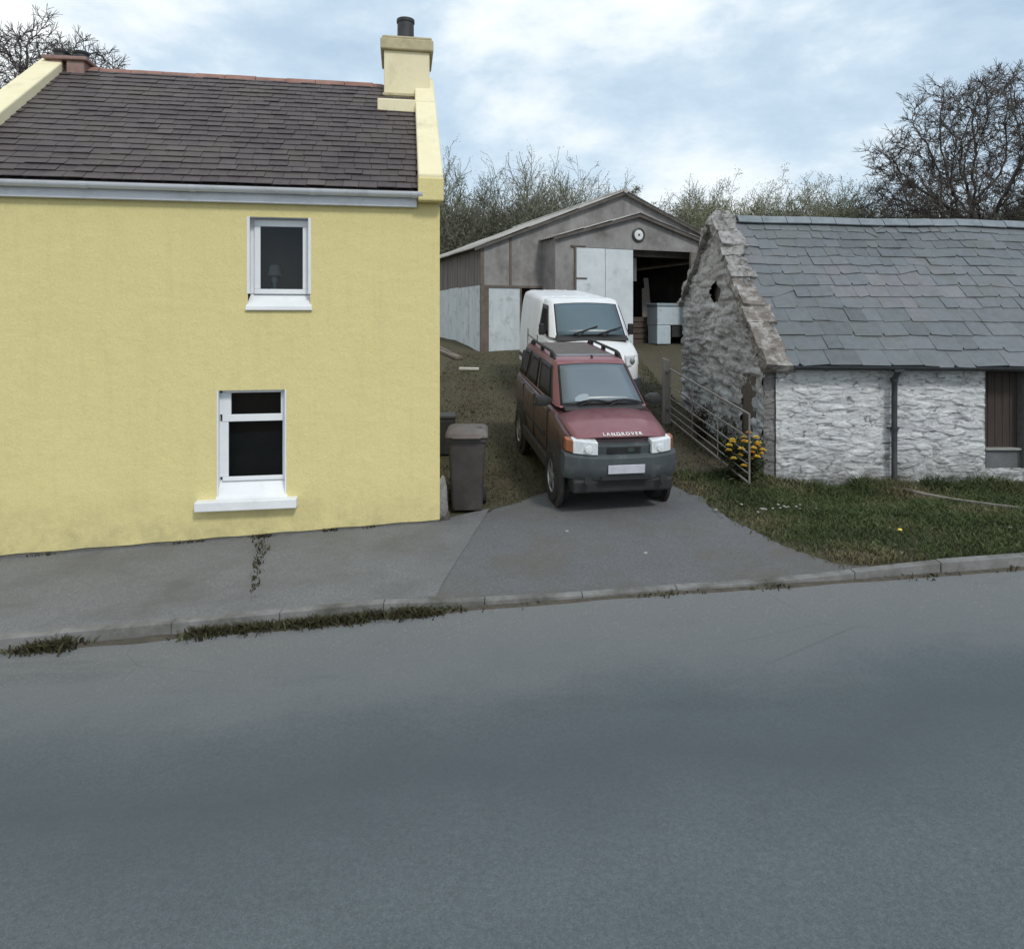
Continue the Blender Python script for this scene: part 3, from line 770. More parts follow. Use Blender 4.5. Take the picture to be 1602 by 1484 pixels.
    MB().box((px-.075,-.235,1.87), (px+.075,-.125,1.91)).build('outlet', GI, pipe)
    # raking verge stones over the gable
    stone = [simple('verge_mortar', (.21,.20,.193), (.40,.388,.38), 9, .95, .8, 22, dist=.03, dirt=(.12,.113,.105), dscale=6, dcut=(.48,.62)), simple('brown_verge_stone', (.12,.102,.09), (.215,.19,.17), 9, .95, .8, 22, dist=.03, dirt=(.36,.345,.325), dscale=6, dcut=(.48,.62))]
    sl = math.hypot(AY+.13, AZ-1.87); k = 0; s = -.02
    while s < 1.0:
        L = r.uniform(.055, .115); e = min(1.02, s+L); x0 = -.07 - r.uniform(0, .05); x1 = lerp(.30, .37, s) + r.uniform(-.10, .07)
        o0 = .04 + r.uniform(.0, .09)
        def P(x, s_, l): return rp(x, s_, l)
        n1 = .5*(s+e)
        blk = MB()
        blk.hexa([P(x0,s-.012,-.10), P(x1,s-.008+r.uniform(-.01,.01),-.03), P(x1-.03,e+.01,-.03), P(x0,e+.01,-.10)],
                 [P(x0,s-.012,o0), P(x1,s-.008,.085), P(x1-.03,e+.01,.07), P(x0+.01,e+.01,o0-.02)])
        rough(blk.build('verge_stone', stone[1 if s < .50 else 0], barn), .055, 5)
        s += L
    # peak lump
    blk = MB(); blk.lathe([(.30,-.2),(.27,0),(.20,.10),(.10,.15),(.001,.16)], 9, Matrix.Translation((.14, AY, AZ+.02)) @ Matrix.Rotation(.3, 4, 'Y'))
    rough(blk.build('apex_mortar', stone[0], barn), .06, 2)
    # back edge of the gable: rough stones
    for i in range(9):
        s = i/9; y = lerp(AY+.1, GD, s); z = lerp(AZ, 3.02, s)
        q_ = MB(); d = .27; q_.box((-.09-r.uniform(0,.04), 0, -.06), (.35, .30, .05), Matrix.Translation((0,y,z)) @ Matrix.Rotation(-.585, 4, 'X'))
        rough(q_.build('verge_stone', stone[0], barn), .05, 4)
barn_roof()

# stone drain runnel from the foot of the downpipe down the bank
def runnel():
    pts = [(5.93, 10.12), (6.02, 9.75), (6.16, 9.35), (6.30, 9.0), (6.40, 8.72), (6.55, 8.4)]
    m = simple('runnel_stone', (.17,.15,.135), (.28,.26,.24), 8, .95, .5, 40); b = MB(); r = random.Random(2)
    rings = []
    for i, (x, y) in enumerate(pts):
        z = hz(x, y) + .065 - .010*i; w = .06*(1-.10*i)
        rings.append([(x-w,y,z-.08),(x-w,y,z+.01),(x-w*.6,y,z+.02),(x+w*.6,y,z+.014),(x+w,y,z),(x+w,y,z-.08)])
    b.loft(rings); return tag(b.build('drain_runnel', m, smooth=50), 'narrow brown drain kerb running from the barn downpipe down the grass bank', 'drain')
runnel()

# ------------------------------------------------------------------ shed
SX, SY, SA = -1.0, 21.5, R(22)
shed = thing('farm_shed', 'large grey gabled farm shed with a projecting doorway and pale lower panels', 'shed', (SX, SY, 0), (0, 0, SA))
def shed_build():
    G = 1.0                                        # sunk foot
    ASB = simple('grey_cement_sheet', (.21,.20,.195), (.315,.303,.296), 1.6, .95, .3, 25, dist=.01, dirt=(.118,.108,.102), dscale=1.3, dcut=(.45,.75), stretch=(1.6,1.6,.45))
    ROOF = simple('grey_corrugated_roof', (.33,.315,.295), (.47,.455,.43), 1.2, .9, .2, 30, dirt=(.17,.155,.125), dscale=1.7, dcut=(.48,.7))
    PALE = simple('pale_blue_sheet', (.42,.475,.505), (.58,.62,.635), 1.8, .8, .2, 25, dirt=(.25,.27,.27), dscale=2.6, dcut=(.52,.74), stretch=(2.5,2.5,.6))
    POST = simple('weathered_brown_post', (.11,.088,.072), (.17,.14,.118), 4, .9, .3, 30)
    BOARD = simple('weathered_boards', (.095,.085,.08), (.21,.195,.185), 3.5, .95, .35, 40, stretch=(6,6,.5))
    W, L = 10.6, 10.0; E = 2.37+EYE; A = 4.45+EYE; X0, X1 = 2.175, 8.2; XM = 5.25; P = 1.0; BAND = 1.10+EYE
    DZ = 2.36+EYE; EE = 2.64+EYE; EA = 3.52+EYE
    def roofz(x): return E + (A-E)*(1-abs(x-W/2)/(W/2))
    # upper cement sheeting of the front, both sides of the doorway bay
    b = MB()
    b.slab([(0,0,BAND),(X0,0,BAND),(X0,0,roofz(X0)),(0,0,E)], (0,1,0), .08)
    b.slab([(X0,0,EE-.4),(X1,0,EE-.4),(X1,0,roofz(X1)),(W/2,0,A),(X0,0,roofz(X0))], (0,1,0), .08)
    b.slab([(X1,0,G),(W,0,G),(W,0,E),(X1,0,roofz(X1))], (0,1,0), .08)
    b.box((W-.08,.08,G), (W,L,E)); b.slab([(0,L,G),(W,L,G),(W,L,E),(W/2,L,A),(0,L,E)], (0,1,0), .08)
    b.build('wall', ASB, shed)
    # cover strips over sheet joints
    s = MB()
    for x in (.06, 1.02): s.box((x-.04,-.022,BAND), (x+.04,-.001,roofz(x)-.06))
    s.box((0,-.03,BAND-.06), (X0,-.002,BAND+.02)); s.build('cover_strips', POST, shed)
    # left side: boards above, pale sheets below
    sb = MB(); r = random.Random(6); y = .08
    while y < L:
        sb.box((.01+r.uniform(0,.012),y+.006,BAND+.02), (.04,y+.30,E-.02), col=r.random()); y += .31
    sb.build('side_boards', BOARD, shed)
    sp = MB(); y = .09
    while y < L: sp.box((-.012+r.uniform(0,.012),y,G), (.035,y+1.16,BAND+.02+r.uniform(-.02,.02))); y += 1.17
    sp.build('side_panels', PALE, shed)
    pb = MB(); pb.box((-.02,-.03,G), (.26,.07,BAND-.06)); pb.box((1.36,-.02,G), (1.42,.07,BAND-.06)); pb.box((-.02,-.028,BAND+.02),(.05,.07,E-.02)); pb.build('post', POST, shed, bevel=.01)
    MB().box((.27,.0,G), (1.355,.04,BAND-.065)).build('front_panel', PALE, shed)
    MB().box((1.74,.0,G), (X0+.02,.04,BAND-.10)).build('front_panel', PALE, shed)
    MB().box((1.3,.5,G), (2.1,.55,BAND+.3)).build('dark_gap', DARKROOM, shed)  # dark sheet standing in for the shade between the panels
    # doorway bay
    b = MB(); D0, D1 = 2.87, 7.42
    b.slab([(X0,-P,G),(D0,-P,G),(D0,-P,DZ),(D1,-P,DZ),(D1,-P,G),(X1,-P,G),(X1,-P,EE),(XM,-P,EA),(X0,-P,EE)], (0,1,0), .09)
    b.box((X0,-P+.09,G), (X0+.08,-.001,EE-.02)); b.box((X1-.08,-P+.09,G), (X1,-.001,EE-.02))
    b.build('doorway_wall', ASB, shed)
    MB().box((D0-.03,-P-.05,G), (D0+.04,-P-.002,DZ-.005)).build('door_jamb', POST, shed); MB().box((D1-.04,-P-.05,G), (D1+.09,-P-.002,DZ)).build('door_jamb', POST, shed); MB().box((D0-.15,-P-.05,DZ), (D0+.38,-P-.002,DZ+.05)).build('door_track', POST, shed)
    dd = MB(); 
    for a, c in ((2.92, 3.99), (4.0, 5.06)): dd.box((a,-P-.03,G+.2), (c-.006,-P+.03,DZ-.02))
    door = dd.build('sliding_door', simple('pale_door_sheet', (.50,.545,.57), (.66,.695,.71), 1.4, .7, .15, 20, dirt=(.34,.36,.36), dscale=2.0, dcut=(.55,.78)), shed, bevel=.006)
    MB().box((2.90,-P-.05,BAND+.22), (3.3,-P-.031,BAND+.27)).build('hinge', POST, door)
    # roofs: corrugated sheets
    def corr(x0, z0, x1, z1, ya, yb, name, over=.25, rim=.03):
        b = MB(); n = int((yb-ya)/.045); xs = (x0, lerp(x0,x1,.34), lerp(x0,x1,.335), lerp(x0,x1,.67), lerp(x0,x1,.665), x1)
        lifts = (.05,.05,.02,.05,.02,.03) if 1 else None
        vs = []
        for i in range(n+1):
            y = lerp(ya, yb, i/n); c = .024*math.sin(i*.045*2*math.pi/.18)
            for k, x in enumerate(xs):
                t = (x-x0)/(x1-x0); vs.append((x, y, lerp(z0, z1, t) + c + (.045 if k % 2 == 0 else .07)))
        m = len(xs)
        b.add(vs, [(i*m+k, i*m+k+1, (i+1)*m+k+1, (i+1)*m+k) for i in range(n) for k in range(m-1)])
        o = b.build(name, ROOF, shed, smooth=60, fix=False)
        md = o.modifiers.new('thick', 'SOLIDIFY'); md.thickness = .012; md.offset = -1
        return o
    sl = (A-E)/(W/2)
    corr(-.28, E-.28*sl, W/2, A, -.18, L+.2, 'roof'); corr(W+.28, E-.28*sl, W/2, A, -.18, L+.2, 'roof')
    s2 = (EA-EE)/(XM-X0)
    corr(X0-.14, EE-.14*s2, XM, EA, -P-.16, .0, 'doorway_roof'); corr(X1+.14, EE-.14*s2, XM, EA, -P-.16, .0, 'doorway_roof')
    # barge boards under the roof edges
    bb = MB()
    for x0, z0, xm, za, y in ((-.26, E-.26*sl, W/2, A, -.16), (W+.26, E-.26*sl, W/2, A, -.16), (X0-.12, EE-.12*s2, XM, EA, -P-.14), (X1+.12, EE-.12*s2, XM, EA, -P-.14)):
        bb.slab([(x0,y,z0-.07),(xm,y,za-.07),(xm,y,za+.02),(x0,y,z0+.02)], (0,1,0), .03)
    bb.build('barge_boards', simple('dark_barge_board', (.075,.065,.058), (.13,.115,.105), 4, .9, .3), shed)
    MB().tube([(W/2,-.2,A+.06),(W/2,L+.2,A+.06)], .09, 10).build('ridge_cap', ROOF, shed, smooth=60)
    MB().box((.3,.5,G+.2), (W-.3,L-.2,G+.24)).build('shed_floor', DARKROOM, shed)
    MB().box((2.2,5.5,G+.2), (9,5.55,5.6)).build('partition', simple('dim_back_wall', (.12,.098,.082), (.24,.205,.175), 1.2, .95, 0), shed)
shed_build()
def at_shed(x, y, z):
    v = Matrix.Rotation(SA, 3, 'Z') @ Vector((x, y, 0)); return (SX+v.x, SY+v.y, z)
wl = thing('wall_lamp', 'round white disc in a dark rim above the shed doorway', 'wall lamp', at_shed(5.27,-1.0,2.86+EYE), (R(90),0,SA))
MB().lathe([(.19,0),(.24,.0),(.245,.05),(.20,.07),(.17,.05)], 28, close=True).build('rim', simple('dark_rim', (.03,.032,.034), (.06,.06,.06), 4, .5, 0), wl, smooth=40)
MB().lathe([(.19,.01),(.185,.045),(.12,.055),(.001,.058)], 28).build('disc', simple('white_disc', (.60,.62,.62), (.74,.75,.75), 4, .4, 0), wl, smooth=50)
MB().lathe([(.035,.055),(.035,.075),(.001,.078)], 16).build('boss', simple('dark_boss', (.04,.04,.04), (.08,.08,.08), 4, .5, 0), wl, smooth=50)
# things standing in the open shed
SF = 1.75
def in_shed():
    fz = thing('chest_freezer', 'pale blue white chest freezer standing inside the open shed doorway', 'freezer', at_shed(7.0,-.2,SF), (0,0,SA))
    FW = simple('faded_white_enamel', (.36,.43,.47), (.50,.56,.59), 3, .5, .1, 20, dirt=(.25,.27,.27), dscale=3)
    MB().box((-.62,-.3,.72), (.75,.35,1.38)).box((-.62,-.295,.05), (-.05,.3,.715)).build('cabinet', FW, fz, bevel=.03)
    MB().box((-.65,-.33,1.385), (.78,.38,1.50)).build('lid', simple('dull_blue_lid', (.20,.25,.28), (.28,.33,.36), 3, .5, .1, 20), fz, bevel=.03)
    MB().box((.0,-.305,.30), (.75,.3,.69)).build('motor_panel', simple('black_motor_panel', (.02,.02,.02), (.04,.04,.04), 3, .7, .1), fz, bevel=.01)
    bd = thing('hanging_board', 'pale narrow board hanging inside the dark shed doorway', 'board', at_shed(5.85,.25,4.1), (0,0,SA))
    MB().hexa([(-.16,0,-.05),(.16,0,-.05),(.16,.03,-.05),(-.16,.03,-.05)], [(-.18,0,.78),(.15,0,.78),(.15,.03,.78),(-.18,.03,.78)]).build('board', simple('dusty_board', (.42,.39,.35), (.55,.52,.48), 3, .9, .1), bd)
    MB().tube([(0,.015,.78),(0,.015,1.2)], .012, 6).build('rope', POT, bd)
    PLK = simple('dusty_plank', (.22,.19,.165), (.34,.30,.265), 4, .9, .2, 30, stretch=(6,6,.5))
    for i, (x, t, h, lab) in enumerate(((6.78, .05, 2.1, 'shorter grey plank leaning inside the shed behind the freezer'), (7.08, -.04, 2.5, 'taller grey plank leaning inside the shed behind the freezer'))):
        o = MB().box((-.10,-.02,0), (.10,.02,h), Matrix.Rotation(t, 4, 'Y') @ Matrix.Rotation(-.1, 4, 'X')).build('plank', PLK); o.location = at_shed(x, .9, SF); o.rotation_euler = (0,0,SA); tag(o, lab, 'plank', 'planks leaning in the shed')
    cr = thing('crate', 'dark brown wooden crate on the floor inside the shed doorway', 'crate', at_shed(5.9,.5,SF), (0,0,SA+.2))
    w = simple('dim_crate_wood', (.06,.045,.035), (.11,.085,.065), 5, .9, .2, stretch=(1,1,6))
    for k in range(5): MB().box((-.5,-.34,.04+k*.2), (.5,-.31,.21+k*.2)).build('slat', w, cr); MB().box((-.5,.31,.04+k*.2), (.5,.34,.21+k*.2)).build('slat', w, cr)
    for s in (-1, 1): MB().box((s*.5-.02,-.31,.02), (s*.5+.02,.31,1.02)).build('side_panel', w, cr)
in_shed()

# ------------------------------------------------------------------ vehicles
def car_paint(name, a, b, dirt, cut=(.5,.8), rough=.35):
    q = N(name); c = q.ramp(q.noise(2, 5, .6), [(.3, a), (.7, b)])
    dm = q.ramp(q.noise(6, 7, .75), [(cut[0], 0), (cut[1], .6)])
    c = q.mix(dm, c, dirt)
    low = q.math('MULTIPLY', q.ramp(q.axis(2), [(.35, 1), (.95, 0)]), q.ramp(q.noise(9, 6, .7), [(.3, .2), (.7, .8)]))
    c = q.mix(low, c, dirt)
    rr = q.ramp(q.noise(6, 7, .75), [(.4, rough), (.8, min(1, rough+.35))])
    q.b.inputs['Coat Weight'].default_value = .35; q.b.inputs['Coat Roughness'].default_value = .15
    return q.out(c, rr, 0, .5)
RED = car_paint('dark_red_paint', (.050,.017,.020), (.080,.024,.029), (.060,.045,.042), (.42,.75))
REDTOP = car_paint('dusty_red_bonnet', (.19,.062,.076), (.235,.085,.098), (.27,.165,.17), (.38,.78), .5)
VAN = car_paint('white_van_paint', (.70,.72,.74), (.78,.79,.80), (.50,.51,.49), (.55,.85))
PLAS = simple('grey_green_plastic', (.048,.058,.062), (.074,.085,.089), 4, .6, .2, 80, dirt=(.13,.125,.11), dscale=4)
DPLAS = simple('black_plastic', (.018,.018,.019), (.034,.034,.034), 5, .6, .1, 60)
SILL = simple('muddy_dark_cladding', (.028,.024,.022), (.055,.046,.040), 5, .8, .2, 50)
TYRE = simple('tyre_rubber', (.018,.018,.018), (.032,.031,.030), 8, .85, .3, 60, dirt=(.06,.052,.043), dscale=6)
ALLOY = simple('dull_alloy', (.30,.30,.31), (.42,.42,.43), 6, .4, 0, metal=.6)
SCREEN = glass('windscreen_glass', (.135,.165,.188), .28, .4)  # grey-blue tint stands in for part of the reflected sky
SIDEG = glass('dark_side_glass', (.018,.017,.017), .2, .03)
LAMPG = simple('headlamp_lens', (.52,.56,.58), (.80,.82,.83), 22, .12, .3, 40, spec=.7, stretch=(1,1,.3))
AMBER = simple('amber_lens', (.30,.10,.05), (.40,.15,.08), 12, .2, .2, 60)
PLATE = simple('number_plate_white', (.42,.43,.50), (.58,.58,.62), 6, .5, 0)

def wheel(parent, x, y, r, w, side):
    M_ = Matrix.Translation((x, y, r)) @ Matrix.Rotation(R(90)*side, 4, 'Y')
    o = MB().lathe([(r*.62,-w/2),(r*.90,-w/2),(r*.985,-w/2+.03),(r,-w*.25),(r,w*.25),(r*.985,w/2-.03),(r*.90,w/2),(r*.62,w/2),(r*.58,w*.3),(r*.58,-w*.3)], 32, M_, close=True).build('wheel', TYRE, parent, smooth=40)
    m = MB(); m.lathe([(r*.60,w*.2),(r*.61,w/2-.012),(r*.57,w/2-.008),(r*.53,w*.28)], 28, M_, close=True)
    m.lathe([(r*.16,w*.2),(r*.15,w*.46),(.001,w*.47)], 16, M_)
    for k in range(5):
        t = 2*math.pi*k/5
        m.box((r*.1,-.035,w*.28), (r*.56,.035,w*.42), M_ @ Matrix.Rotation(t, 4, 'Z'))
    m.build('rim', ALLOY, o, smooth=40)
    MB().lathe([(r*.58,w*.05),(r*.57,w*.18),(.001,w*.18)], 24, M_).build('brake_disc', DPLAS, o)
    return o

def bil(P, u, v): 
    a = P[0].lerp(P[1], u); b = P[3].lerp(P[2], u); return a.lerp(b, v)
def pane(P, u0, u1, v0, v1, off, mat, name, parent, thick=.006, n=6, bulge=0):
    """a panel lying 'off' proud of the quad P (counter-clockwise seen from outside)"""
    P = [Vector(p) for p in P]; nrm = (P[1]-P[0]).cross(P[3]-P[0]).normalized()
    b = MB(); vs = []
    c = .06
    for j in range(n+1):
        for i in range(n+1):
            u, v = lerp(u0, u1, i/n), lerp(v0, v1, j/n)
            k = bulge*(1-(2*i/n-1)**2)
            vs.append(bil(P, u, v) + nrm*(off+k))
    m = n+1
    b.add(vs, [(j*m+i, j*m+i+1, (j+1)*m+i+1, (j+1)*m+i) for j in range(n) for i in range(n)])
    o = b.build(name, mat, parent, smooth=180, fix=False)
    md = o.modifiers.new('thick', 'SOLIDIFY'); md.thickness = thick; md.offset = -1
    return o

def body_ring(y, w, zb, zs, zt, tuck=.04, n=5):
    """closed ring of one body cross-section: floor, side, shoulder, top"""
    half = [(w-.10, zb), (w-.03, zb+.06), (w-.005, lerp(zb, zs, .35)), (w, lerp(zb, zs, .65)), (w-.006, zs-.06), (w-.02, zs-.015), (w-tuck, zs+.012), (w-tuck-.05, zs+.03)]
    tx = w-tuck-.05
    for k in range(1, n): half.append((tx*(1-k/n), lerp(zs+.03, zt, 1-(1-k/n)**2)))
    ring = half + [(0, zt)] + [(-x, z) for x, z in half[::-1]]
    return [Vector((x, y, z)) for x, z in ring]

def make_car():
    cx, cy = 1.134, 10.48
    ca = R(9.6); W = .79
    f_ = Vector((math.sin(ca), -math.cos(ca)))
    zf, zr_ = hz(cx+f_.x*1.25, cy+f_.y*1.25), hz(cx-f_.x*1.25, cy-f_.y*1.25)
    t = thing('off_road_car', 'dusty dark red off road car with roof bars facing the road', 'car', (cx, cy, (zf+zr_)/2+.012), (math.atan2(zr_-zf, 2.5), 0, ca))
    t.scale = (.945, 1, 1); t.location.x -= .045
    b = MB()
    b.loft([body_ring(*a) for a in ((-1.83,.62,.62,.95,1.03),(-1.81,.68,.58,.98,1.055),(-1.72,.75,.55,1.005,1.085),(-1.55,.775,.52,1.04,1.125),(-1.25,.785,.50,1.10,1.19),(-1.02,.79,.46,1.15,1.26),(-.8,.79,.44,1.19,1.275),(.2,.795,.44,1.21,1.28),(1.2,.795,.44,1.22,1.28),(1.75,.79,.46,1.22,1.28),(1.93,.75,.52,1.21,1.26),(1.98,.70,.56,1.18,1.22))])
    body = b.build('body', RED, t, smooth=32)
    # bonnet skin: raised panel
    bn = MB(); rows = []
    for y, w, z0, z1 in ((-1.90,.63,1.015,1.052),(-1.80,.67,1.035,1.092),(-1.5,.695,1.085,1.150),(-1.1,.71,1.155,1.236)):
        rows.append([Vector((x*w, y + (.07*x*x if y < -1.7 else 0), lerp(z1, z0, abs(x)**3.2)+.016)) for x in fr(-1, 1, 14)])
    bn.loft(rows, closed=False, caps=False)
    o = bn.build('bonnet', REDTOP, t, smooth=180, fix=False); md = o.modifiers.new('thick', 'SOLIDIFY'); md.thickness = .02; md.offset = -1
    # cowl
    MB().hexa([(-.60,-1.10,1.22),(.60,-1.10,1.22),(.62,-.93,1.22),(-.62,-.93,1.22)], [(-.60,-1.08,1.262),(.60,-1.08,1.262),(.62,-.93,1.30),(-.62,-.93,1.30)]).build('cowl', DPLAS, t, bevel=.01)
    # cabin
    bz, tz = 1.255, 1.765
    base = [(-.66,-1.03),(-.70,-.92),(-.725,-.4),(-.73,1.2),(-.72,1.85),(-.66,1.94),(.66,1.94),(.72,1.85),(.73,1.2),(.725,-.4),(.70,-.92),(.66,-1.03)]
    top  = [(-.545,-.36),(-.575,-.30),(-.60,-.1),(-.605,1.2),(-.60,1.72),(-.555,1.79),(.555,1.79),(.60,1.72),(.605,1.2),(.60,-.1),(.575,-.30),(.545,-.36)]
    def ring(L, z, s=1, dz=None): return [Vector((x*s, (y-.7)*s+.7, z)) for x, y in L]
    cb = MB(); cb.loft([ring(base, bz), [Vector((x,y,tz)) for x, y in top], ring(top, tz+.035, .965), ring(top, tz+.05, .90), ring(top, tz+.058, .6)])
    cab = cb.build('cabin', REDTOP, t, smooth=35)
    V = lambda p, z: Vector((p[0], p[1], z))
    # windscreen
    scr = [V((-.655,-1.03),bz), V((.655,-1.03),bz), V((.545,-.36),tz), V((-.545,-.36),tz)]
    g = pane(scr, .0, 1.0, .04, .965, .004, DPLAS, 'windscreen_seal', t, bulge=.03)
    s = pane(scr, .03, .97, .085, .935, .011, SCREEN, 'windscreen', t, bulge=.03)
    sw = MB(); Mx = Matrix.Translation((.0,0,0))
    # pale half disc over the glass: painted reflection of the dash, driver's side
    arc = [bil([Vector(p) for p in scr], .30+.13*math.cos(a), .10+.16*math.sin(a)) + Vector((0,-.028,.026)) for a in fr(R(0), R(180), 14)]
    b = MB(); b.add([bil([Vector(p) for p in scr], .30, .095)+Vector((0,-.028,.026))] + arc, [(0, i+1, i+2) for i in range(len(arc)-1)])
    b.build('dashboard_glare', glass('pale_glare', (.27,.31,.335), .1, .5), s, fix=False)
    # side glass, left and right
    for sd in (-1, 1):
        def Q(i, j): 
            return [V((sd*abs(base[i][0]), base[i][1]), bz), V((sd*abs(base[j][0]), base[j][1]), bz), V((sd*abs(top[j][0]), top[j][1]), tz), V((sd*abs(top[i][0]), top[i][1]), tz)]
        A_ = [V((sd*.715,-.80),bz), V((sd*.73,1.86),bz), V((sd*.605,1.73),tz), V((sd*.588,-.28),tz)]
        if sd > 0: pl = A_
        else: pl = [A_[1], A_[0], A_[3], A_[2]]
        ff = (lambda a, c: (a, c)) if sd > 0 else (lambda a, c: (1-c, 1-a))
        for k, (a, c) in enumerate(((.02,.36),(.40,.70),(.735,.96))):
            u0, u1 = ff(a, c); pane(pl, u0-.008, u1+.008, .06, .93, .012, DPLAS, 'window_seal', t); pane(pl, u0, u1, .09, .90, .017, SIDEG, 'side_window', t)
        # door shut lines and handle, rubbing strip
        for y in (-.78, .18, 1.05): MB().box((sd*.786-.012, y-.006, .50), (sd*.786+.012, y+.006, 1.20)).build('door_gap', DPLAS, t)
        MB().box((sd*.795-.012,-.62,.74), (sd*.795+.02,1.55,.82)).build('rubbing_strip', SILL, t, bevel=.012)
        MB().box((sd*.80-.012,-.02,1.06), (sd*.80+.016,.14,1.09)).build('door_handle', DPLAS, t, bevel=.008)
        MB().box((sd*.78-.05,-.95,.36), (sd*.78+.022,.95,.54)).build('sill_cladding', SILL, t, bevel=.02)
        for y in (-1.25, 1.25):
            a = MB(); M_ = Matrix.Translation((sd*.775, y, .40)) @ Matrix.Rotation(R(90)*sd, 4, 'Y')
            a.lathe([(.47,-.02),(.47,.028),(.44,.034),(.0011,.034)], 28, M_); a.build('wheel_arch', SILL, t, smooth=40)  # cladding rim; the dark disc inside is painted wheel well shade
            wheel(t, sd*.735, y, .37, .205, sd)
        # mirror
        mm = MB(); mm.loft([[Vector((sd*(.70+dx), -.80+dy*s_, 1.31+dz*s_)) for dy, dz in ((-.05,-.07),(.05,-.08),(.07,0),(.05,.075),(-.04,.07),(-.07,0))] for dx, s_ in ((.03,.35),(.09,.8),(.13,1.0),(.24,1.0),(.27,.75))])
        mir = mm.build('door_mirror', DPLAS, t, smooth=50)
        # roof bar
        rb = MB(); x = sd*.545
        rb.tube([(x,-.22,tz+.03),(x,-.12,tz+.10),(x*.99,.0,tz+.125),(x*.99,1.35,tz+.125),(x,1.5,tz+.10),(x,1.6,tz+.03)], .024, 8)
        for y in (-.02, .68, 1.38): rb.box((x-.025,y-.05,tz+.02), (x+.025,y+.05,tz+.12))
        rb.build('roof_bar', DPLAS, t, smooth=50)
        # headlamp with amber corner
        xs = (sd*.375, sd*.69); x0, x1 = min(xs), max(xs)
        yf = lambda x: -1.985 + .10*max(0, (abs(x)-.38)/.31)**1.6
        h = MB()
        pts = [(x, yf(x)) for x in fr(x0, x1, 8)]
        h.loft([[(x,y,.85+.01*abs(x)/.66),(x,y+.012,1.005+.02*abs(x)/.66),(x,y+.16,1.02+.02*abs(x)/.66),(x,y+.16,.85)] for x, y in pts])
        hl = h.build('headlight', LAMPG, t, smooth=40, bevel=.008)
        xi = fr(sd*.693, sd*.765, 4)
        a = MB(); a.loft([[(x, -1.885+.13*((abs(x)-.693)/.092), .87),(x, -1.875+.13*((abs(x)-.693)/.092), 1.02),(x, -1.68, 1.03),(x, -1.68, .87)] for x in xi])
        a.build('indicator', AMBER, t, bevel=.006)
        MB().lathe([(.052,0),(.045,.012),(.001,.016)], 20, Matrix.Translation((sd*.50,-1.975,.93)) @ Matrix.Rotation(R(90), 4, 'X')).build('reflector', simple('bright_reflector', (.62,.66,.68), (.80,.82,.83), 30, .15, 0), hl, smooth=50)
        MB().lathe([(.055,0),(.05,.02),(.001,.022)], 18, Matrix.Translation((sd*.52,-2.045,.55)) @ Matrix.Rotation(R(90), 4, 'X')).build('fog_lamp', simple('fog_lens', (.03,.032,.032), (.05,.055,.055), 8, .3, 0), t, smooth=40)
    MB().box((-.70,-1.6,.26), (.70,1.9,.50)).build('shade_pan', DPLAS, t)  # pan added to keep light out and deepen the shadow below
    # grille panel and big grey plastic bumper
    gp = MB(); gp.loft([[(x,-1.945+.02*abs(x)/.4,.845),(x,-1.95+.02*abs(x)/.4,.96),(x,-1.85,.98),(x,-1.85,.845)] for x in fr(-.395,.395,8)]); gr = gp.build('grille', PLAS, t, bevel=.008)
    gs = MB()
    for k in range(3): gs.box((-.23,-1.962,.867+k*.03), (.23,-1.945,.884+k*.03))
    gs.build('grille_slats', DPLAS, gr)
    ob = MB(); ob.lathe([(.055,0),(.05,.008),(.001,.009)], 20, Matrix.Translation((.09,-1.962,.905)) @ Matrix.Rotation(R(90), 4, 'X') @ Matrix.Diagonal((1,.5,1,1))); ob.build('badge', simple('dark_oval_badge', (.03,.045,.036), (.05,.065,.055), 5, .3, 0), gr, smooth=50)
    bp = MB(); rings = []
    for x in fr(-.79, .79, 24):
        k = abs(x)/.79; y = -2.05 + .20*k**3.2; yb = -1.80 if k < .97 else -1.6
        rings.append([(x,-1.75,.852),(x,y+.06,.852),(x,y+.012,.82),(x,y,.70),(x,y+.01,.60),(x,y+.05,.53),(x,-1.75,.53)])
    bp.loft(rings); bm_ = bp.build('front_bumper', PLAS, t, smooth=40)
    MB().box((-.70,-1.97,.36), (.70,-1.6,.535)).build('lower_valance', DPLAS, t, bevel=.03)
    MB().box((-.34,-2.062,.555), (.34,-2.035,.60)).build('air_intake', DPLAS, bm_)
    for s_ in (-1, 1): # bumper wraps to the arch
        MB().hexa([(s_*.72,-1.86,.53),(s_*.792,-1.80,.53),(s_*.80,-1.62,.53),(s_*.72,-1.62,.53)][::s_], [(s_*.72,-1.86,.85),(s_*.788,-1.80,.85),(s_*.795,-1.62,.85),(s_*.72,-1.62,.85)][::s_]).build('bumper_corner', PLAS, bm_, bevel=.015)
    MB().box((-.255,-2.068,.635), (.255,-2.052,.745)).build('number_plate', PLATE, t, bevel=.004)
    # lettering along the bonnet edge
    fc = bpy.data.curves.new('letters', 'FONT'); fc.body = 'LANDROVER'; fc.size = .074; fc.space_character = 1.42; fc.align_x = 'CENTER'; fc.extrude = .003; fc.offset = .0012
    fo = bpy.data.objects.new('letters_tmp', fc); COL.objects.link(fo); bpy.context.view_layer.update()
    me = bpy.data.meshes.new_from_object(fo.evaluated_get(bpy.context.evaluated_depsgraph_get())); bpy.data.objects.remove(fo); me.name = 'lettering'
    Mx = Matrix.Translation((0,-1.885,1.078)) @ Matrix.Rotation(R(30), 4, 'X'); me.transform(Mx)
    me.materials.clear(); me.materials.append(simple('silver_letters', (.70,.71,.72), (.8,.8,.8), 5, .4, 0))
    lo = bpy.data.objects.new('lettering', me); COL.objects.link(lo); lo.parent = t
